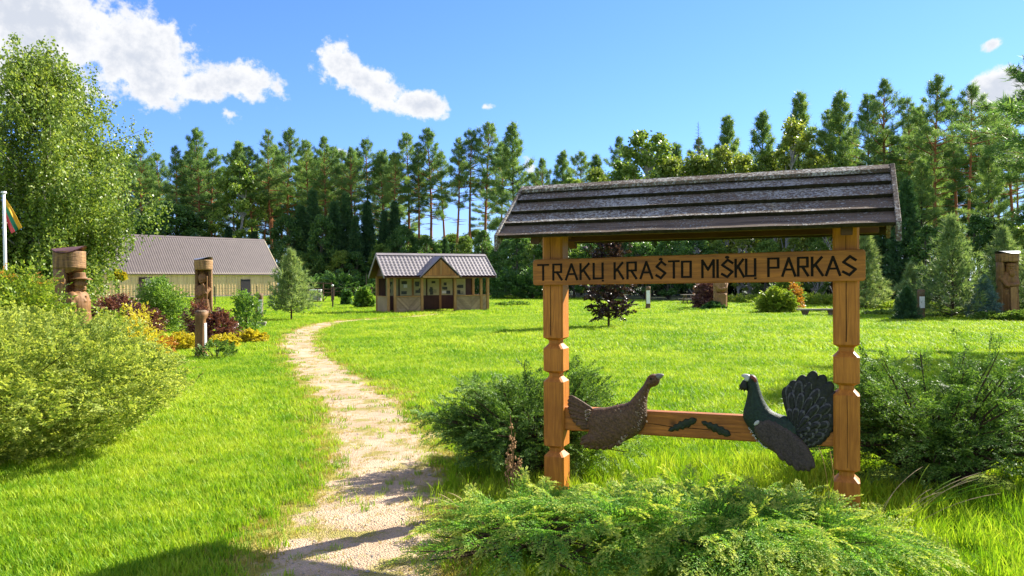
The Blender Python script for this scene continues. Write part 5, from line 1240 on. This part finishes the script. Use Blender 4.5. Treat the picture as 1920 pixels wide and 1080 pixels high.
    for sg in (-1, 1):
        ncol = 30; rows = 8; V = []; F = []; sub = 6; nx = ncol * sub + 1; ny = rows * 3 + 1
        for i in range(nx):
            xx = -oe + (LN + 2 * oe) * i / (nx - 1); wv = .017 * math.cos(2 * math.pi * i / sub)
            for j in range(ny):
                rI, q = divmod(j, 3)
                if j == ny - 1: rI, q = rows - 1, 3
                f = (rI + (0, .5, .98, 1.0)[q]) / rows; st = (.0, .02, .05, .05)[q]
                V.append((xx, DP / 2 + sg * run * f, RH - (RH - z0) * f + wv + st))
        for i in range(nx - 1):
            for j in range(ny - 1):
                a = i * ny + j; xx = (V[a][0] + V[a + ny][0]) / 2; zz = V[a][2]
                if sg < 0 and g0 + .12 < xx < g1 - .12 and zz < gz - abs(xx - ga) * ((gz - z0) / ((g1 - g0) / 2)) - .05: continue
                F.append((a, a + 1, a + ny + 1, a + ny))
        link('roof', np_mesh('roof', V, F, True), t, MT['kioskroof'])
    MB().rings([[(xx, DP / 2 - .16, RH - .03), (xx, DP / 2, RH + .10), (xx, DP / 2 + .16, RH - .03), (xx, DP / 2, RH + .03)] for xx in (-oe, LN + oe)]).build('ridge_cap', MT['kioskroof'], t)
    for xx in (-oe - .01, LN + oe + .01):
        for sg in (-1, 1): MB().rings([[(xx - .025, DP / 2 + sg * run * f, RH - (RH - z0) * f + d_) for d_ in (.07, -.12)] + [(xx + .025, DP / 2 + sg * run * f, RH - (RH - z0) * f + d_) for d_ in (-.12, .07)] for f in (0, 1)]).build('verge_trim', MT['kioskroof'], t)
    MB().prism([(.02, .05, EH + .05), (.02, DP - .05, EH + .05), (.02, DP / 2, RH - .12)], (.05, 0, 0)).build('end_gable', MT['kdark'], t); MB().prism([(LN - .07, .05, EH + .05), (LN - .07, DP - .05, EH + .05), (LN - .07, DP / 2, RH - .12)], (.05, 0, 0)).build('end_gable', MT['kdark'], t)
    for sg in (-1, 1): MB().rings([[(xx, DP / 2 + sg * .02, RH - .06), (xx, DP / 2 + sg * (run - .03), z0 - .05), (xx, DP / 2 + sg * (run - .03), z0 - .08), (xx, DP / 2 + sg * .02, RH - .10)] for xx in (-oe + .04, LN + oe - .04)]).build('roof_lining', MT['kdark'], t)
    # gable over the entrance
    yf = -.50; gt = thing_part = MB()
    for sg in (-1, 1):
        hwid = (g1 - g0) / 2
        gt = MB(); gt.rings([[(ga, yf - .05, gz + .045), (ga + sg * (hwid + .06), yf - .05, z0 - .02), (ga + sg * (hwid + .06), yf - .05, z0 - .075), (ga, yf - .05, gz - .02)], [(ga, DP / 2 - .18, gz + .045), (ga + sg * (hwid + .06), .10, z0 - .02), (ga + sg * (hwid + .06), .10, z0 - .075), (ga, DP / 2 - .18, gz - .02)]])
        gt.build('gable_roof', MT['kioskroof'], t)
    gf = MB().prism([(ga - hwid * .86, yf + .02, z0 + .03), (ga + hwid * .86, yf + .02, z0 + .03), (ga, yf + .02, gz - .13)], (0, .04, 0)).build('gable_front', MT['kgable'], t)
    x = ga - hwid * .80; bo = MB()
    while x < ga + hwid * .80:
        top = z0 + .03 + (gz - .16 - z0) * (1 - abs(x - ga) / (hwid * .86)) - .03
        if top > z0 + .10: bo.box((x, yf + .008, (z0 + .05 + top) / 2), (.075, .02, top - z0 - .05))
        x += .095
    q = bo.build('gable_boards', MT['kgable'], gf); q['kind'] = 'stuff'
    MB().box((ga, yf - .005, (z0 + gz - .2) / 2 + .06), (.10, .03, gz - z0 - .26)).build('king_post', MT['kpost'], gf); MB().box((ga, yf + .0, z0 - .03), (2 * hwid * .92, .10, .12)).build('gable_beam', MT['kpost'], gf)
    for x in (e0, e1): MB().box((x, -.27, EH + .02), (.08, .5, .10)).build('bracket', MT['kpost'], t)
kiosk()

# ================================================================== carved figures
def blob_mesh(name, prims, voxel, mat, parent, smooth_it=2, label=None):
    """fuse ellipsoids, cones and blocks into one carved body"""
    bm = bmesh.new()
    for p in prims:
        k = p[0]
        if k == 'e':      # ellipsoid: centre, radii, rotation about y
            mt = Matrix.Translation(p[1]) @ Matrix.Rotation(p[3] if len(p) > 3 else 0, 4, 'Y') @ Matrix.Diagonal((*p[2], 1)); bmesh.ops.create_uvsphere(bm, u_segments=20, v_segments=12, radius=1, matrix=mt)
        elif k == 'c':    # cone/cylinder between two points
            a, b_ = Vector(p[1]), Vector(p[2]); d = b_ - a; mt = Matrix.Translation((a + b_) / 2) @ d.to_track_quat('Z', 'Y').to_matrix().to_4x4(); bmesh.ops.create_cone(bm, cap_ends=True, segments=20, radius1=p[3], radius2=p[4], depth=d.length, matrix=mt)
        elif k == 'b':
            mt = Matrix.Translation(p[1]) @ Matrix.Rotation(p[3] if len(p) > 3 else 0, 4, 'Y') @ Matrix.Diagonal((*p[2], 1)); bmesh.ops.create_cube(bm, size=1, matrix=mt)
    me = bpy.data.meshes.new(name); bm.to_mesh(me); bm.free()
    o = bpy.data.objects.new('tmp', me); COL.objects.link(o)
    md = o.modifiers.new('r', 'REMESH'); md.mode = 'VOXEL'; md.voxel_size = voxel; md.use_smooth_shade = True
    if smooth_it: s = o.modifiers.new('s', 'SMOOTH'); s.iterations = smooth_it; s.factor = .5
    dg = bpy.context.evaluated_depsgraph_get(); me2 = bpy.data.meshes.new_from_object(o.evaluated_get(dg)); bpy.data.objects.remove(o); bpy.data.meshes.remove(me)
    me2.name = name; me2.materials.clear(); q = link(name, me2, parent, mat)
    return q
def ripple_wood(name, dark, light):
    """axe-cut log: broken horizontal tool marks over the grain"""
    m, nt, b = newmat(name); w = noisetex(nt, objco(nt, (2.6, 2.6, 17)), 1.5, 5, .6, .5)
    g = noisetex(nt, objco(nt, (9, 9, 1.2)), 1.6, 5, .6); f = M(nt, 'MULTIPLY_ADD', w, .40, M(nt, 'MULTIPLY', g, .62))
    L(nt, ramp(nt, f, [(0.36, dark), (0.66, light)]), b.inputs['Base Color']); b.inputs['Roughness'].default_value = .75; bump(nt, b, w, .8, .03); return m
MT['log'] = ripple_wood('rippled_oak_log', (0.075, 0.035, 0.012), (0.34, 0.18, 0.062))
MT['log2'] = ripple_wood('rippled_pale_log', (0.16, 0.085, 0.03), (0.42, 0.24, 0.09))
def arc_log(mb, R_, z0, z1, a0, a1, ri=0.0, taper=0.0, n=20):
    rg = []
    for z in np.linspace(z0, z1, 10):
        k = R_ * (1 + taper * (z - z0) / (z1 - z0)) ; ring = [(k * math.cos(R(t)), k * math.sin(R(t)), z) for t in np.linspace(a0, a1, n)] + [(ri * math.cos(R(t)), ri * math.sin(R(t)), z) for t in np.linspace(a1, a0, n)]
        rg.append(ring)
    mb.rings(rg)
def cap_sheet(R_, z, tilt_dir, tilt, mat, parent, sag=.10):
    """curved sheet-metal cap over the cut top of a log"""
    mb = MB(); rings = []
    c, s = math.cos(tilt_dir), math.sin(tilt_dir)
    V = []; F = []; n = 12; k = R_ * 1.10
    for top in (0.025, 0.0):
        for i in range(n + 1):
            for j in range(n + 1):
                u, v = -1 + 2 * i / n, -1 + 2 * j / n; x, y = u * math.sqrt(1 - v * v / 2) * k, v * math.sqrt(1 - u * u / 2) * k
                a = x * c + y * s; b_ = -x * s + y * c; V.append((x, y, z + tilt * a + sag * (1 - (b_ / k) ** 2) + top))
    m_ = (n + 1) ** 2
    for i in range(n):
        for j in range(n):
            a = i * (n + 1) + j; F.append((a, a + n + 1, a + n + 2, a + 1)); F.append((m_ + a, m_ + a + 1, m_ + a + n + 2, m_ + a + n + 1))
    mb.add(V, F); return mb.build('roof_cap', mat, parent, True)
# 1: the hunter with a brimmed hat, in profile under a log hood
p = foot(131, 20.0); t = thing('carved_pillar', 'carved oak log with a man in a brimmed hat under a hood', 'statue', p)
mb = MB(); arc_log(mb, .385, 2.16, 2.62, -180, 170, 0.0)
mb.build('hood', MT['log'], t, True)
mb = MB(); arc_log(mb, .375, -.1, 2.17, 78, 282, .20); mb.build('log', MT['log'], t, True)
lip = []
for (zt, zo, f) in ((2.17, 0, 1.0), (2.02, .10, .80)):
    lip.append([(math.cos(R(q)) * .383 * f, math.sin(R(q)) * .383 * f, zt + zo * max(0, math.cos(R(q)))) for q in range(0, 360, 15)])
mb = MB(); mb.rings(lip); mb.build('hood_lip', MT['log'], t)
cap_sheet(.37, 2.55, R(15), .10, MT['cap'], t, .16)
ox = .13
fig = [('c', (.06, 0, -.05), (.08, 0, 1.0), .30, .29), ('e', (.08, 0, 1.20), (.29, .36, .42)), ('e', (.07, -.27, 1.40), (.15, .13, .17)), ('e', (.07, .27, 1.40), (.15, .13, .17)), ('c', (.06, -.33, 1.38), (.16, -.34, .78), .12, .09), ('c', (.06, .33, 1.38), (.16, .34, .78), .12, .09), ('c', (.08, 0, 1.5), (.12, 0, 1.72), .11, .10),
       ('e', (.14, 0, 1.77), (.15, .125, .17)), ('c', (.27, 0, 1.80), (.325, 0, 1.735), .02, .038), ('e', (.265, 0, 1.675), (.045, .06, .016)), ('e', (.265, 0, 1.64), (.04, .055, .014)), ('e', (.24, 0, 1.61), (.06, .075, .04)), ('e', (.255, 0, 1.825), (.04, .10, .018)), ('e', (.22, -.075, 1.735), (.05, .04, .05)), ('e', (.09, -.125, 1.75), (.03, .025, .055)), ('c', (.13, 0, 1.89), (.12, 0, 2.06), .165, .15), ('c', (.15, 0, 1.885), (.15, 0, 1.912), .25, .245), ('e', (.32, 0, 1.885), (.13, .15, .02), .12), ('b', (.34, -.05, 1.15), (.03, .05, .62)), ('c', (.18, -.12, 1.55), (.33, -.10, 1.28), .04, .05), ('c', (.18, .12, 1.55), (.33, .10, 1.28), .04, .05)]
fig = [tuple([q[0]] + [(v[0] + ox, v[1], v[2]) if (i == 0 or (q[0] == 'c' and i == 1)) else v for i, v in enumerate(q[1:])]) for q in fig]
blob_mesh('figure', fig, .017, MT['carved'], t, 1)
# 2: slim pillar, a woman in a headscarf in a niche
p = foot(382, 24.5); t = thing('carved_pillar', 'slim carved pillar with a hooded figure in its niche', 'statue', p)
mb = MB(); mb.tube([(0, 0, -.1), (0, 0, .95)], [.13, .13], 10); mb.build('stand', MT['carved'], t, True)
mb = MB(); arc_log(mb, .27, .90, 2.42, -10, 190, .17); mb.build('log', MT['log'], t, True)
mb = MB(); arc_log(mb, .275, 2.20, 2.52, -180, 175, 0.0, .04); mb.build('hood', MT['log2'], t, True)
cap_sheet(.26, 2.50, R(-20), .08, MT['capgrey'], t, .07)
blob_mesh('figure', [('c', (0, .0, .88), (0, 0, 1.25), .25, .22), ('e', (0, -.02, 1.45), (.21, .19, .27)), ('e', (-.03, -.06, 1.90), (.105, .11, .15)), ('e', (-.03, -.02, 1.94), (.135, .12, .17)), ('e', (-.03, -.17, 1.87), (.025, .025, .035)), ('e', (-.03, -.15, 1.80), (.05, .04, .04)), ('c', (-.20, -.05, 1.60), (-.10, -.2, 1.38), .075, .055), ('c', (.20, -.05, 1.60), (.14, -.22, 1.42), .075, .055), ('c', (.14, -.22, 1.42), (.05, -.22, 1.75), .05, .04), ('e', (-.04, -.22, 1.38), (.07, .05, .05)), ('e', (0, 0, 1.62), (.23, .16, .12)), ('c', (.17, -.2, .95), (.19, -.2, 2.0), .025, .025)], .013, MT['carved'], t, 1)
# 3: bearded man leaning on a saw
p = foot(1889, 33.0); t = thing('carved_pillar', 'stout carved log of a bearded man resting hands on a saw', 'statue', p, R(8))
hh = height_at(1889, 471, 33.0)
mb = MB(); arc_log(mb, .43, -.1, hh - .44, -25, 205, .12); mb.build('log', MT['log'], t, True)
mb = MB(); arc_log(mb, .44, hh - .46, hh - .10, -180, 175, 0.0, .02); mb.build('hood', MT['log'], t, True)
cap_sheet(.43, hh - .14, R(0), .03, MT['capgrey'], t, .13)
blob_mesh('figure', [('c', (-.02, 0, -.05), (-.02, -.02, 1.3), .36, .37), ('e', (-.02, -.05, 1.65), (.38, .30, .48)), ('e', (-.33, -.02, 1.78), (.12, .15, .18)), ('e', (.30, -.02, 1.78), (.12, .15, .18)), ('e', (-.05, -.20, 2.18), (.17, .17, .24)), ('e', (-.05, -.22, 2.36), (.185, .19, .09)), ('e', (-.05, -.30, 2.30), (.20, .14, .02)), ('e', (-.05, -.385, 2.16), (.035, .04, .06)), ('e', (-.12, -.355, 2.20), (.045, .03, .025)), ('e', (.02, -.355, 2.20), (.045, .03, .025)), ('e', (-.05, -.33, 1.98), (.15, .09, .16)), ('b', (-.05, -.36, 2.235), (.26, .06, .03)), ('e', (-.05, -.39, 2.08), (.10, .03, .025)), ('c', (-.36, -.12, 1.75), (-.30, -.33, 1.42), .10, .075), ('c', (.32, -.12, 1.75), (.22, -.33, 1.50), .10, .075), ('c', (-.30, -.33, 1.42), (-.08, -.42, 1.52), .075, .06), ('c', (.22, -.33, 1.5), (-.08, -.42, 1.48), .075, .06), ('e', (-.10, -.42, 1.52), (.14, .05, .035)), ('e', (-.10, -.43, 1.45), (.13, .05, .03)), ('c', (-.16, -.28, .05), (-.14, -.25, 1.1), .13, .15), ('c', (.16, -.28, .05), (.14, -.25, 1.1), .14, .15)], .021, MT['carved'], t, 1)
sw = MB(); blade = [(-.24, 1.38), (.02, 1.40), (.06, 1.2)]
for k in range(9): blade += [(.085 - .004 * k, 1.16 - k * .11), (.045 - .004 * k, 1.12 - k * .11)]
blade += [(-.02, .12), (-.18, .10), (-.24, .6)]
sw.prism([(x, -.47, z) for x, z in blade], (0, .05, 0)); sw.build('saw', MT['carved_light'], t)
# 4: pale carved figure on the far lawn
p = foot(1351, 46.0); t = thing('carved_pillar', 'pale carved wooden figure at the far side of the lawn', 'statue', p, R(6))
mb = MB(); arc_log(mb, .42, -.1, 2.75, -10, 190, .1); mb.build('log', MT['log2'], t, True)
mb = MB(); arc_log(mb, .43, 2.45, 2.85, -180, 175, 0.0); mb.build('hood', MT['log2'], t, True)
cap_sheet(.42, 2.82, 0, .03, MT['capgrey'], t, .12)
blob_mesh('figure', [('c', (0, -.02, -.05), (0, -.02, 1.0), .35, .37), ('e', (0, -.06, 1.45), (.36, .28, .45)), ('e', (-.02, -.16, 2.02), (.16, .16, .24)), ('e', (-.02, -.16, 2.17), (.19, .18, .12)), ('e', (-.02, -.32, 1.98), (.03, .03, .05)), ('c', (-.34, -.1, 1.6), (-.2, -.36, 1.25), .10, .07), ('c', (.34, -.1, 1.6), (.2, -.36, 1.3), .10, .07), ('c', (-.2, -.36, 1.25), (.1, -.40, 1.32), .07, .055), ('c', (.2, -.36, 1.3), (-.1, -.40, 1.22), .07, .055), ('e', (0, -.33, .88), (.3, .06, .05)), ('b', (0, -.34, .4), (.04, .08, .7))], .02, MT['carved_light'], t, 1)

# ================================================================== plaque stumps
def stump(label, px, ybase, ytop, wpx, plaque, mat, rotz=0, D=None, top_mat=None):
    p = ground(px, ybase) if D is None else foot(px, D); D = p.y; h = height_at(px, ytop, D); r_ = wpx * D / FPX / 2
    t = thing('plaque_stump', label, 'stump', p, rotz); mb = MB(); rg = []; rr = random.Random(int(px))
    ph = [rr.uniform(0, 6) for _ in range(3)]
    for i, z in enumerate(np.linspace(-.05, h, 12)):
        ring = []
        f = z / h
        for k in range(18):
            a = 2 * math.pi * k / 18; q = r_ * (1 + .06 * math.sin(3 * a + ph[0]) + .04 * math.sin(5 * a + f * 4 + ph[1]) + .14 * max(0, .15 - f) / .15)
            x, y = q * math.cos(a), q * math.sin(a)
            if plaque and .14 < f < .82: y = max(y, -r_ * .55)      # the flat cut for the plaque
            ring.append((x, y, z + (.05 * x / r_ * .5 if i == 11 else 0)))
        rg.append(ring)
    mb.rings(rg); mb.build('log', mat, t, True)
    mb = MB(); mb.tube([(0, 0, h - .012), (0, 0, h + .03)], [r_ * .96, r_ * .7], 14); mb.build('top', top_mat or MT['stump'], t)
    if plaque: MB().box((plaque[0] * r_, -r_ * .55 - .012, h * plaque[1]), (r_ * plaque[2], .02, h * plaque[3])).build('plaque', MT['white'], t, bevel=.004)
    return t
stump('tall brown stump sign with narrow white plaque edge beside the path', 378, 672, 584, 23, (.0, .50, 1.2, .50), MT['carved'], R(98))
stump('short dark stump with white plaque behind the stone slab seat', 486, 596, 551, 14, (.35, .48, 1.1, .56), MT['stump'], R(10))
stump('slim stump with tall white plaque on the far lawn behind the purple tree', 1215, 581, 538, 9, (0, .56, 1.5, .58), MT['stump'], 0)
stump('dark stump with white plaque before the small dark spruce', 1727, 598, 544, 13, (0, .58, 1.5, .40), MT['stump'], 0)
# slab seat, benches, picnic table
p = ground(487, 615); t = thing('slab_seat', 'low grey slab seat on the grass below the short plaque stump', 'bench', p, R(12)); MB().box((0, 0, .20), (.50, .34, .08)).build('slab', MT['greywood'], t, bevel=.012); MB().box((.12, 0, .08), (.2, .22, .16)).build('leg', MT['stone'], t, bevel=.01); MB().box((-.15, 0, .08), (.12, .22, .16)).build('leg', MT['stone'], t, bevel=.01)
p = ground(1534, 593); t = thing('plank_bench', 'long low plank bench beside the rounded yellow green bush', 'bench', p, R(-3)); MB().box((0, 0, .33), (2.0, .34, .07)).build('seat', MT['greywood'], t, bevel=.012)
for x in (-.62, .62): MB().rings([[(x - .18, -.12, .30), (x + .18, -.12, .30), (x + .18, .12, .30), (x - .18, .12, .30)], [(x - .10, -.12, .12), (x + .10, -.12, .12), (x + .10, .12, .12), (x - .10, .12, .12)], [(x - .13, -.13, -.02), (x + .13, -.13, -.02), (x + .13, .13, -.02), (x - .13, .13, -.02)]]).build('leg', MT['stump'], t)
p = foot(1302, 56); t = thing('picnic_table', 'dark wooden picnic table in the shade beside the pink bush', 'table', p, R(5))
for k in range(4): MB().box((0, -.3 + k * .2, .76), (1.9, .18, .05)).build('plank', MT['greywood'], t)
for y in (-.75, .75): MB().box((0, y, .45), (1.9, .28, .05)).build('seat', MT['greywood'], t)
for x in (-.7, .7):
    MB().box((x, 0, .70), (.08, .75, .08)).build('cross_bar', MT['stump'], t); MB().box((x, 0, .40), (.08, 1.7, .07)).build('cross_bar', MT['stump'], t)
    for s in (-1, 1): MB().tube([(x, s * .25, .70), (x, s * .6, 0)], .045, 6).build('leg', MT['stump'], t)
# stump-like rustic post behind the round bush
p = ground(1520, 593)

# ================================================================== flag and pole
fp = foot(12, 21.0); t = thing('flagpole', 'white flagpole rising behind the bright green bush', 'flagpole', fp)
ht = height_at(7, 362, 21.0); lean_x = at(7, 362, 21.0).x - fp.x
MB().tube([(0, 0, 0), (lean_x * .5, 0, ht * .5), (lean_x, 0, ht)], [.045, .042, .038], 12).build('pole', MT['white'], t, True)
MB().tube([(lean_x, 0, ht), (lean_x, 0, ht + .045)], [.075, .06], 12).build('finial', MT['white'], t)
zr = height_at(10, 418, 21.0); MB().tube([(lean_x * .8 - .05, -.03, zr), (lean_x * .8 + .09, -.03, zr)], .012, 6).build('cleat', MT['white'], t)
def flag():
    m, nt, b = newmat('tricolour_cloth'); at_ = N(nt, 'ShaderNodeAttribute', attribute_name='band'); cr = nt.nodes.new('ShaderNodeValToRGB'); cr.color_ramp.interpolation = 'CONSTANT'
    for e, (p_, c) in zip(cr.color_ramp.elements, [(0, (0.62, 0.03, 0.05)), (.34, (0.02, 0.22, 0.10))]): e.position = p_; e.color = (*c, 1)
    e = cr.color_ramp.elements.new(.67); e.color = (0.80, 0.42, 0.01, 1)
    L(nt, at_.outputs['Fac'], cr.inputs[0]); L(nt, cr.outputs[0], b.inputs['Base Color']); b.inputs['Roughness'].default_value = .7
    # hoist edge on the pole from y 372 to 412, fly end hanging to the right
    n, k = 26, 18; V = []; band = []
    for i in range(n + 1):
        u = i / n
        for j in range(k + 1):
            v = j / k           # 0 at the lower edge, 1 at the upper
            ht_ = (8.5, 373 + 36 * (1 - v)); fl = (19 + 20 * v, 438 - 11 * v); sag = 5 * math.sin(math.pi * u)
            q = at(ht_[0] + (fl[0] - ht_[0]) * u, ht_[1] + (fl[1] - ht_[1]) * u + sag * (.4 - v), 20.92 - .10 * u + .09 * u * math.sin(v * 7 + u * 3) + .04 * u * math.sin(v * 15))
            V.append((q.x + .035, q.y, q.z)); band.append(v)
    F = [(i * (k + 1) + j, (i + 1) * (k + 1) + j, (i + 1) * (k + 1) + j + 1, i * (k + 1) + j + 1) for i in range(n) for j in range(k)]
    me = np_mesh('flag', V, F, True); a = me.attributes.new('band', 'FLOAT', 'POINT'); a.data.foreach_set('value', np.array(band, np.float32))
    o = link('flag', me, None, m); md = o.modifiers.new('thick', 'SOLIDIFY'); md.thickness = .004
    tag(o, 'yellow, green and red flag hanging limp from the white pole', 'flag')
flag()

# ================================================================== fence, posts, gate by the barn
FY = [(150, 58.0), (223, 58.5), (318, 60.0), (403, 61.5), (482, 64.0), (556, 67.0)]
fp_ = [foot(x, y) for x, y in FY]
t = thing('wire_fence', 'wire mesh fence on dark posts in front of the barn', 'fence', (0, 0, 0))
for q in fp_:
    mb = MB(); mb.box((q.x, q.y, .80), (.07, .07, 1.64)); mb.build('fence_post', MT['darkmetal'], t)
wr = MB()
for a, b_ in zip(fp_[:-1], fp_[1:]):
    for z in (.15, .42, .69, .96, 1.23, 1.42): wr.tube([a + Vector((0, -.05, z)), b_ + Vector((0, -.05, z))], .007, 4, cap=False)
    n = int((b_ - a).length / .30)
    for i in range(1, n): q = a.lerp(b_, i / n); wr.tube([q + Vector((0, -.055, .12)), q + Vector((0, -.055, 1.44))], .003, 3, cap=False)
o = wr.build('wire_mesh', MT['darkmetal'], t); o['kind'] = 'stuff'
F2 = [(626, 77.0), (671, 76.0), (697, 74.5), (718, 73.0)]
t = thing('wire_fence', 'low rusty fence on the grass between the barn and the kiosk', 'fence', (0, 0, 0)); f2 = [foot(x, y) for x, y in F2]
for q in f2: MB().box((q.x, q.y, .70), (.08, .08, 1.44)).build('fence_post', MT['rust'], t)
wr = MB()
for a, b_ in zip(f2[:-1], f2[1:]):
    for z in (1.0, 1.35): wr.tube([a + Vector((0, -.06, z)), b_ + Vector((0, -.06, z))], .022, 5, cap=False)
    n = int((b_ - a).length / .22)
    for i in range(1, n): q = a.lerp(b_, i / n); wr.tube([q + Vector((0, -.07, .12)), q + Vector((0, -.07, 1.36))], .005, 3, cap=False)
o = wr.build('wire_mesh', MT['rust'], t); o['kind'] = 'stuff'
gp = foot(579, 70.0); t = thing('metal_gate', 'wide dark metal frame gate standing beyond the small pine', 'gate', gp, R(6)); gw = foot(622, 70.0).x - gp.x; gh = height_at(600, 530, 70)
for x in (0, gw * .38, gw * .62, gw - .05): MB().tube([(x, 0, 0), (x, 0, gh if x not in (gw * .38,) else gh * .75)], .05, 6).build('upright', MT['rust'], t)
for z in (.18, gh * .55, gh * .72, gh): MB().tube([(0, -.03, z), (gw, -.03, z - .1)], .045, 6).build('bar', MT['rust'], t)
MB().tube([(gw * .62, -.05, .2), (gw * .95, -.05, gh * .55)], .035, 6).build('brace', MT['rust'], t)
p = foot(590, 75); t = thing('storage_box', 'grey box with pale lid behind the metal gate', 'box', p, R(8)); MB().box((0, 0, .55), (1.25, .9, 1.1)).build('body', MT['stone'], t, bevel=.03); MB().box((0, 0, 1.16), (1.35, 1.0, .12)).build('lid', MT['white'], t, bevel=.03)
p = ground(624, 578); t = thing('lamp_post', 'short dark post with a white ball on top', 'lamp', p); hh = height_at(623, 537, p.y); MB().tube([(0, 0, -.02), (0, 0, hh)], .055, 8).build('post', MT['darkmetal'], t)
g_ = MB(); g_.rings([[(.085 * math.sin(a) * math.cos(q), .085 * math.sin(a) * math.sin(q), hh + .06 - .085 * math.cos(a)) for q in np.linspace(0, 6.283, 13)[:-1]] for a in np.linspace(.15, 3.0, 8)]); g_.build('globe', MT['white'], t, True)
p = ground(687, 577); t = thing('stake', 'thin dark stake beside the large leaved plant', 'stake', p); mb = MB(); mb.tube([(0, 0, -.02), (0, 0, 1.1), (.01, 0, 2.5)], [.06, .055, .02], 8); mb.build('pole', MT['darkmetal'], t); MB().box((.05, -.06, .9), (.12, .03, .04)).build('tie', MT['straw'], t)
# young maple with a golden ball crown
p = foot(221, 44); t = thing('ball_maple', 'slim young tree with a golden yellow ball crown before the barn', 'tree', p); h1 = height_at(221, 520, 44); MB().tube([(0, 0, 0), (0, 0, h1)], [.035, .025], 6).build('trunk', MT['greybark'], t)
(Vq, Fq), _ = shrub_parts(301, .42, .40, .62, 170, .2, 5, 5, .10, .08, base=.1); o = link('crown', np_mesh('crown', Vq, Fq), t, MT['yellow']); o.location = (0, 0, h1 - .25)
# rustic wooden frame beside the hunter
p = foot(166, 26); t = thing('wooden_chair', 'brown wooden seat frame behind the carved hunter', 'chair', p, R(15))
for x, h_ in ((-.25, 1.75), (.25, .95)): MB().box((x, 0, h_ / 2), (.13, .13, h_)).build('leg', MT['carved'], t)
MB().box((.05, 0, .95), (.8, .5, .07)).build('seat', MT['carved'], t)

# ================================================================== dry dock plant, grass culms, pebbles
def culm_pts(p0, p1, bow): 
    p0, p1 = Vector(p0), Vector(p1); m_ = (p0 + p1) / 2 + Vector(bow); return [((1 - t) ** 2) * p0 + 2 * t * (1 - t) * m_ + t * t * p1 for t in np.linspace(0, 1, 9)]
dk = thing('dock_plant', 'dry rusty brown dock plant in seed in front of the yew', 'plant', foot(958, 5.95)); rr = random.Random(12); st = MB(); sd = MB()
for k, (dx, hgt) in enumerate([(-.01, .66), (.025, .52), (.06, .34), (-.03, .40)]):
    pts = culm_pts((dx * .4, 0, 0), (dx, .01 * k, hgt), (.02 * (-1) ** k, 0, 0)); st.tube(pts, [.005] * 4 + [.003] * 5, 5)
    for j in range(46):
        f = rr.uniform(.42, 1.0); q = pts[min(8, int(f * 8))]; a = rr.uniform(0, 6.28); rd = .03 * (1.15 - f) + .008; c = q + Vector((math.cos(a) * rd, math.sin(a) * rd, rr.uniform(-.02, .02))); s = rr.uniform(.005, .010)
        sd.add([c + Vector(v) * s for v in ((1, 0, 0), (-1, 0, 0), (0, 1, 0), (0, -1, 0), (0, 0, 1.4), (0, 0, -1.4))], [(0, 2, 4), (2, 1, 4), (1, 3, 4), (3, 0, 4), (2, 0, 5), (1, 2, 5), (3, 1, 5), (0, 3, 5)])
st.build('stem', MT['seed'], dk); o = sd.build('seeds', MT['seed'], dk); o['kind'] = 'stuff'
def culms(label, loc, seed, n, hgt, spread, side):
    t = thing('grass_clump', label, 'grass', loc); r_ = random.Random(seed)
    for k in range(n):
        a = r_.uniform(-.9, .9) + side; l = spread * r_.uniform(.5, 1.1); h_ = hgt * r_.uniform(.6, 1.1); p1 = (math.cos(a) * l, math.sin(a) * l * .6, h_); b0 = (r_.uniform(-.12, .12), r_.uniform(-.1, .1), 0)
        pts = culm_pts(b0, p1, (-math.cos(a) * .05, 0, .16 * h_ + .05)); mb = MB(); mb.tube(pts, [.0013] * 6 + [.0022, .0026, .0008], 4); mb.build('culm', MT['straw'] if k % 3 else MT['grass'], t)
culms('dry grass stalks bending over the lawn right of the sign', foot(1655, 5.0), 1, 13, .42, .75, 0.2)
culms('dry grass stalks leaning over the path beside the yew', foot(905, 5.15), 2, 6, .34, .42, 2.9)
culms('thin grass stalks at the foot of the post by the cock bird', foot(1560, 5.35), 3, 7, .5, .18, 1.2)
pe = MB(); rr = random.Random(4)
for k in range(700):
    i = rr.randrange(len(PC) - 1); y_ = PC[i].y
    if y_ > 14: continue
    q = PC[i].lerp(PC[i + 1], rr.random()) + Vector((rr.uniform(-.5, .5), rr.uniform(-.15, .15), 0)); s = rr.uniform(.004, .011) * (2.0 if rr.random() < .03 else 1)
    pe.add([q + Vector((v[0] * s * rr.uniform(.8, 1.3), v[1] * s, v[2] * s * .6 + .012)) for v in ((1, 0, 0), (-1, 0, 0), (0, 1, 0), (0, -1, 0), (0, 0, 1), (0, 0, -1))], [(0, 2, 4), (2, 1, 4), (1, 3, 4), (3, 0, 4), (2, 0, 5), (1, 2, 5), (3, 1, 5), (0, 3, 5)])
o = pe.build('pebbles', MT['stone'], None); tag(o, 'small stones scattered over the sandy path', 'pebbles', kind='stuff')
grow_grass()
for o in list(COL.objects):           # a prototype that was never planted is not part of the place
    if 'h' in o and o.name not in used and o.parent is None and o.location.length < 1e-6:
        for c in list(o.children): bpy.data.objects.remove(c)
        bpy.data.objects.remove(o)
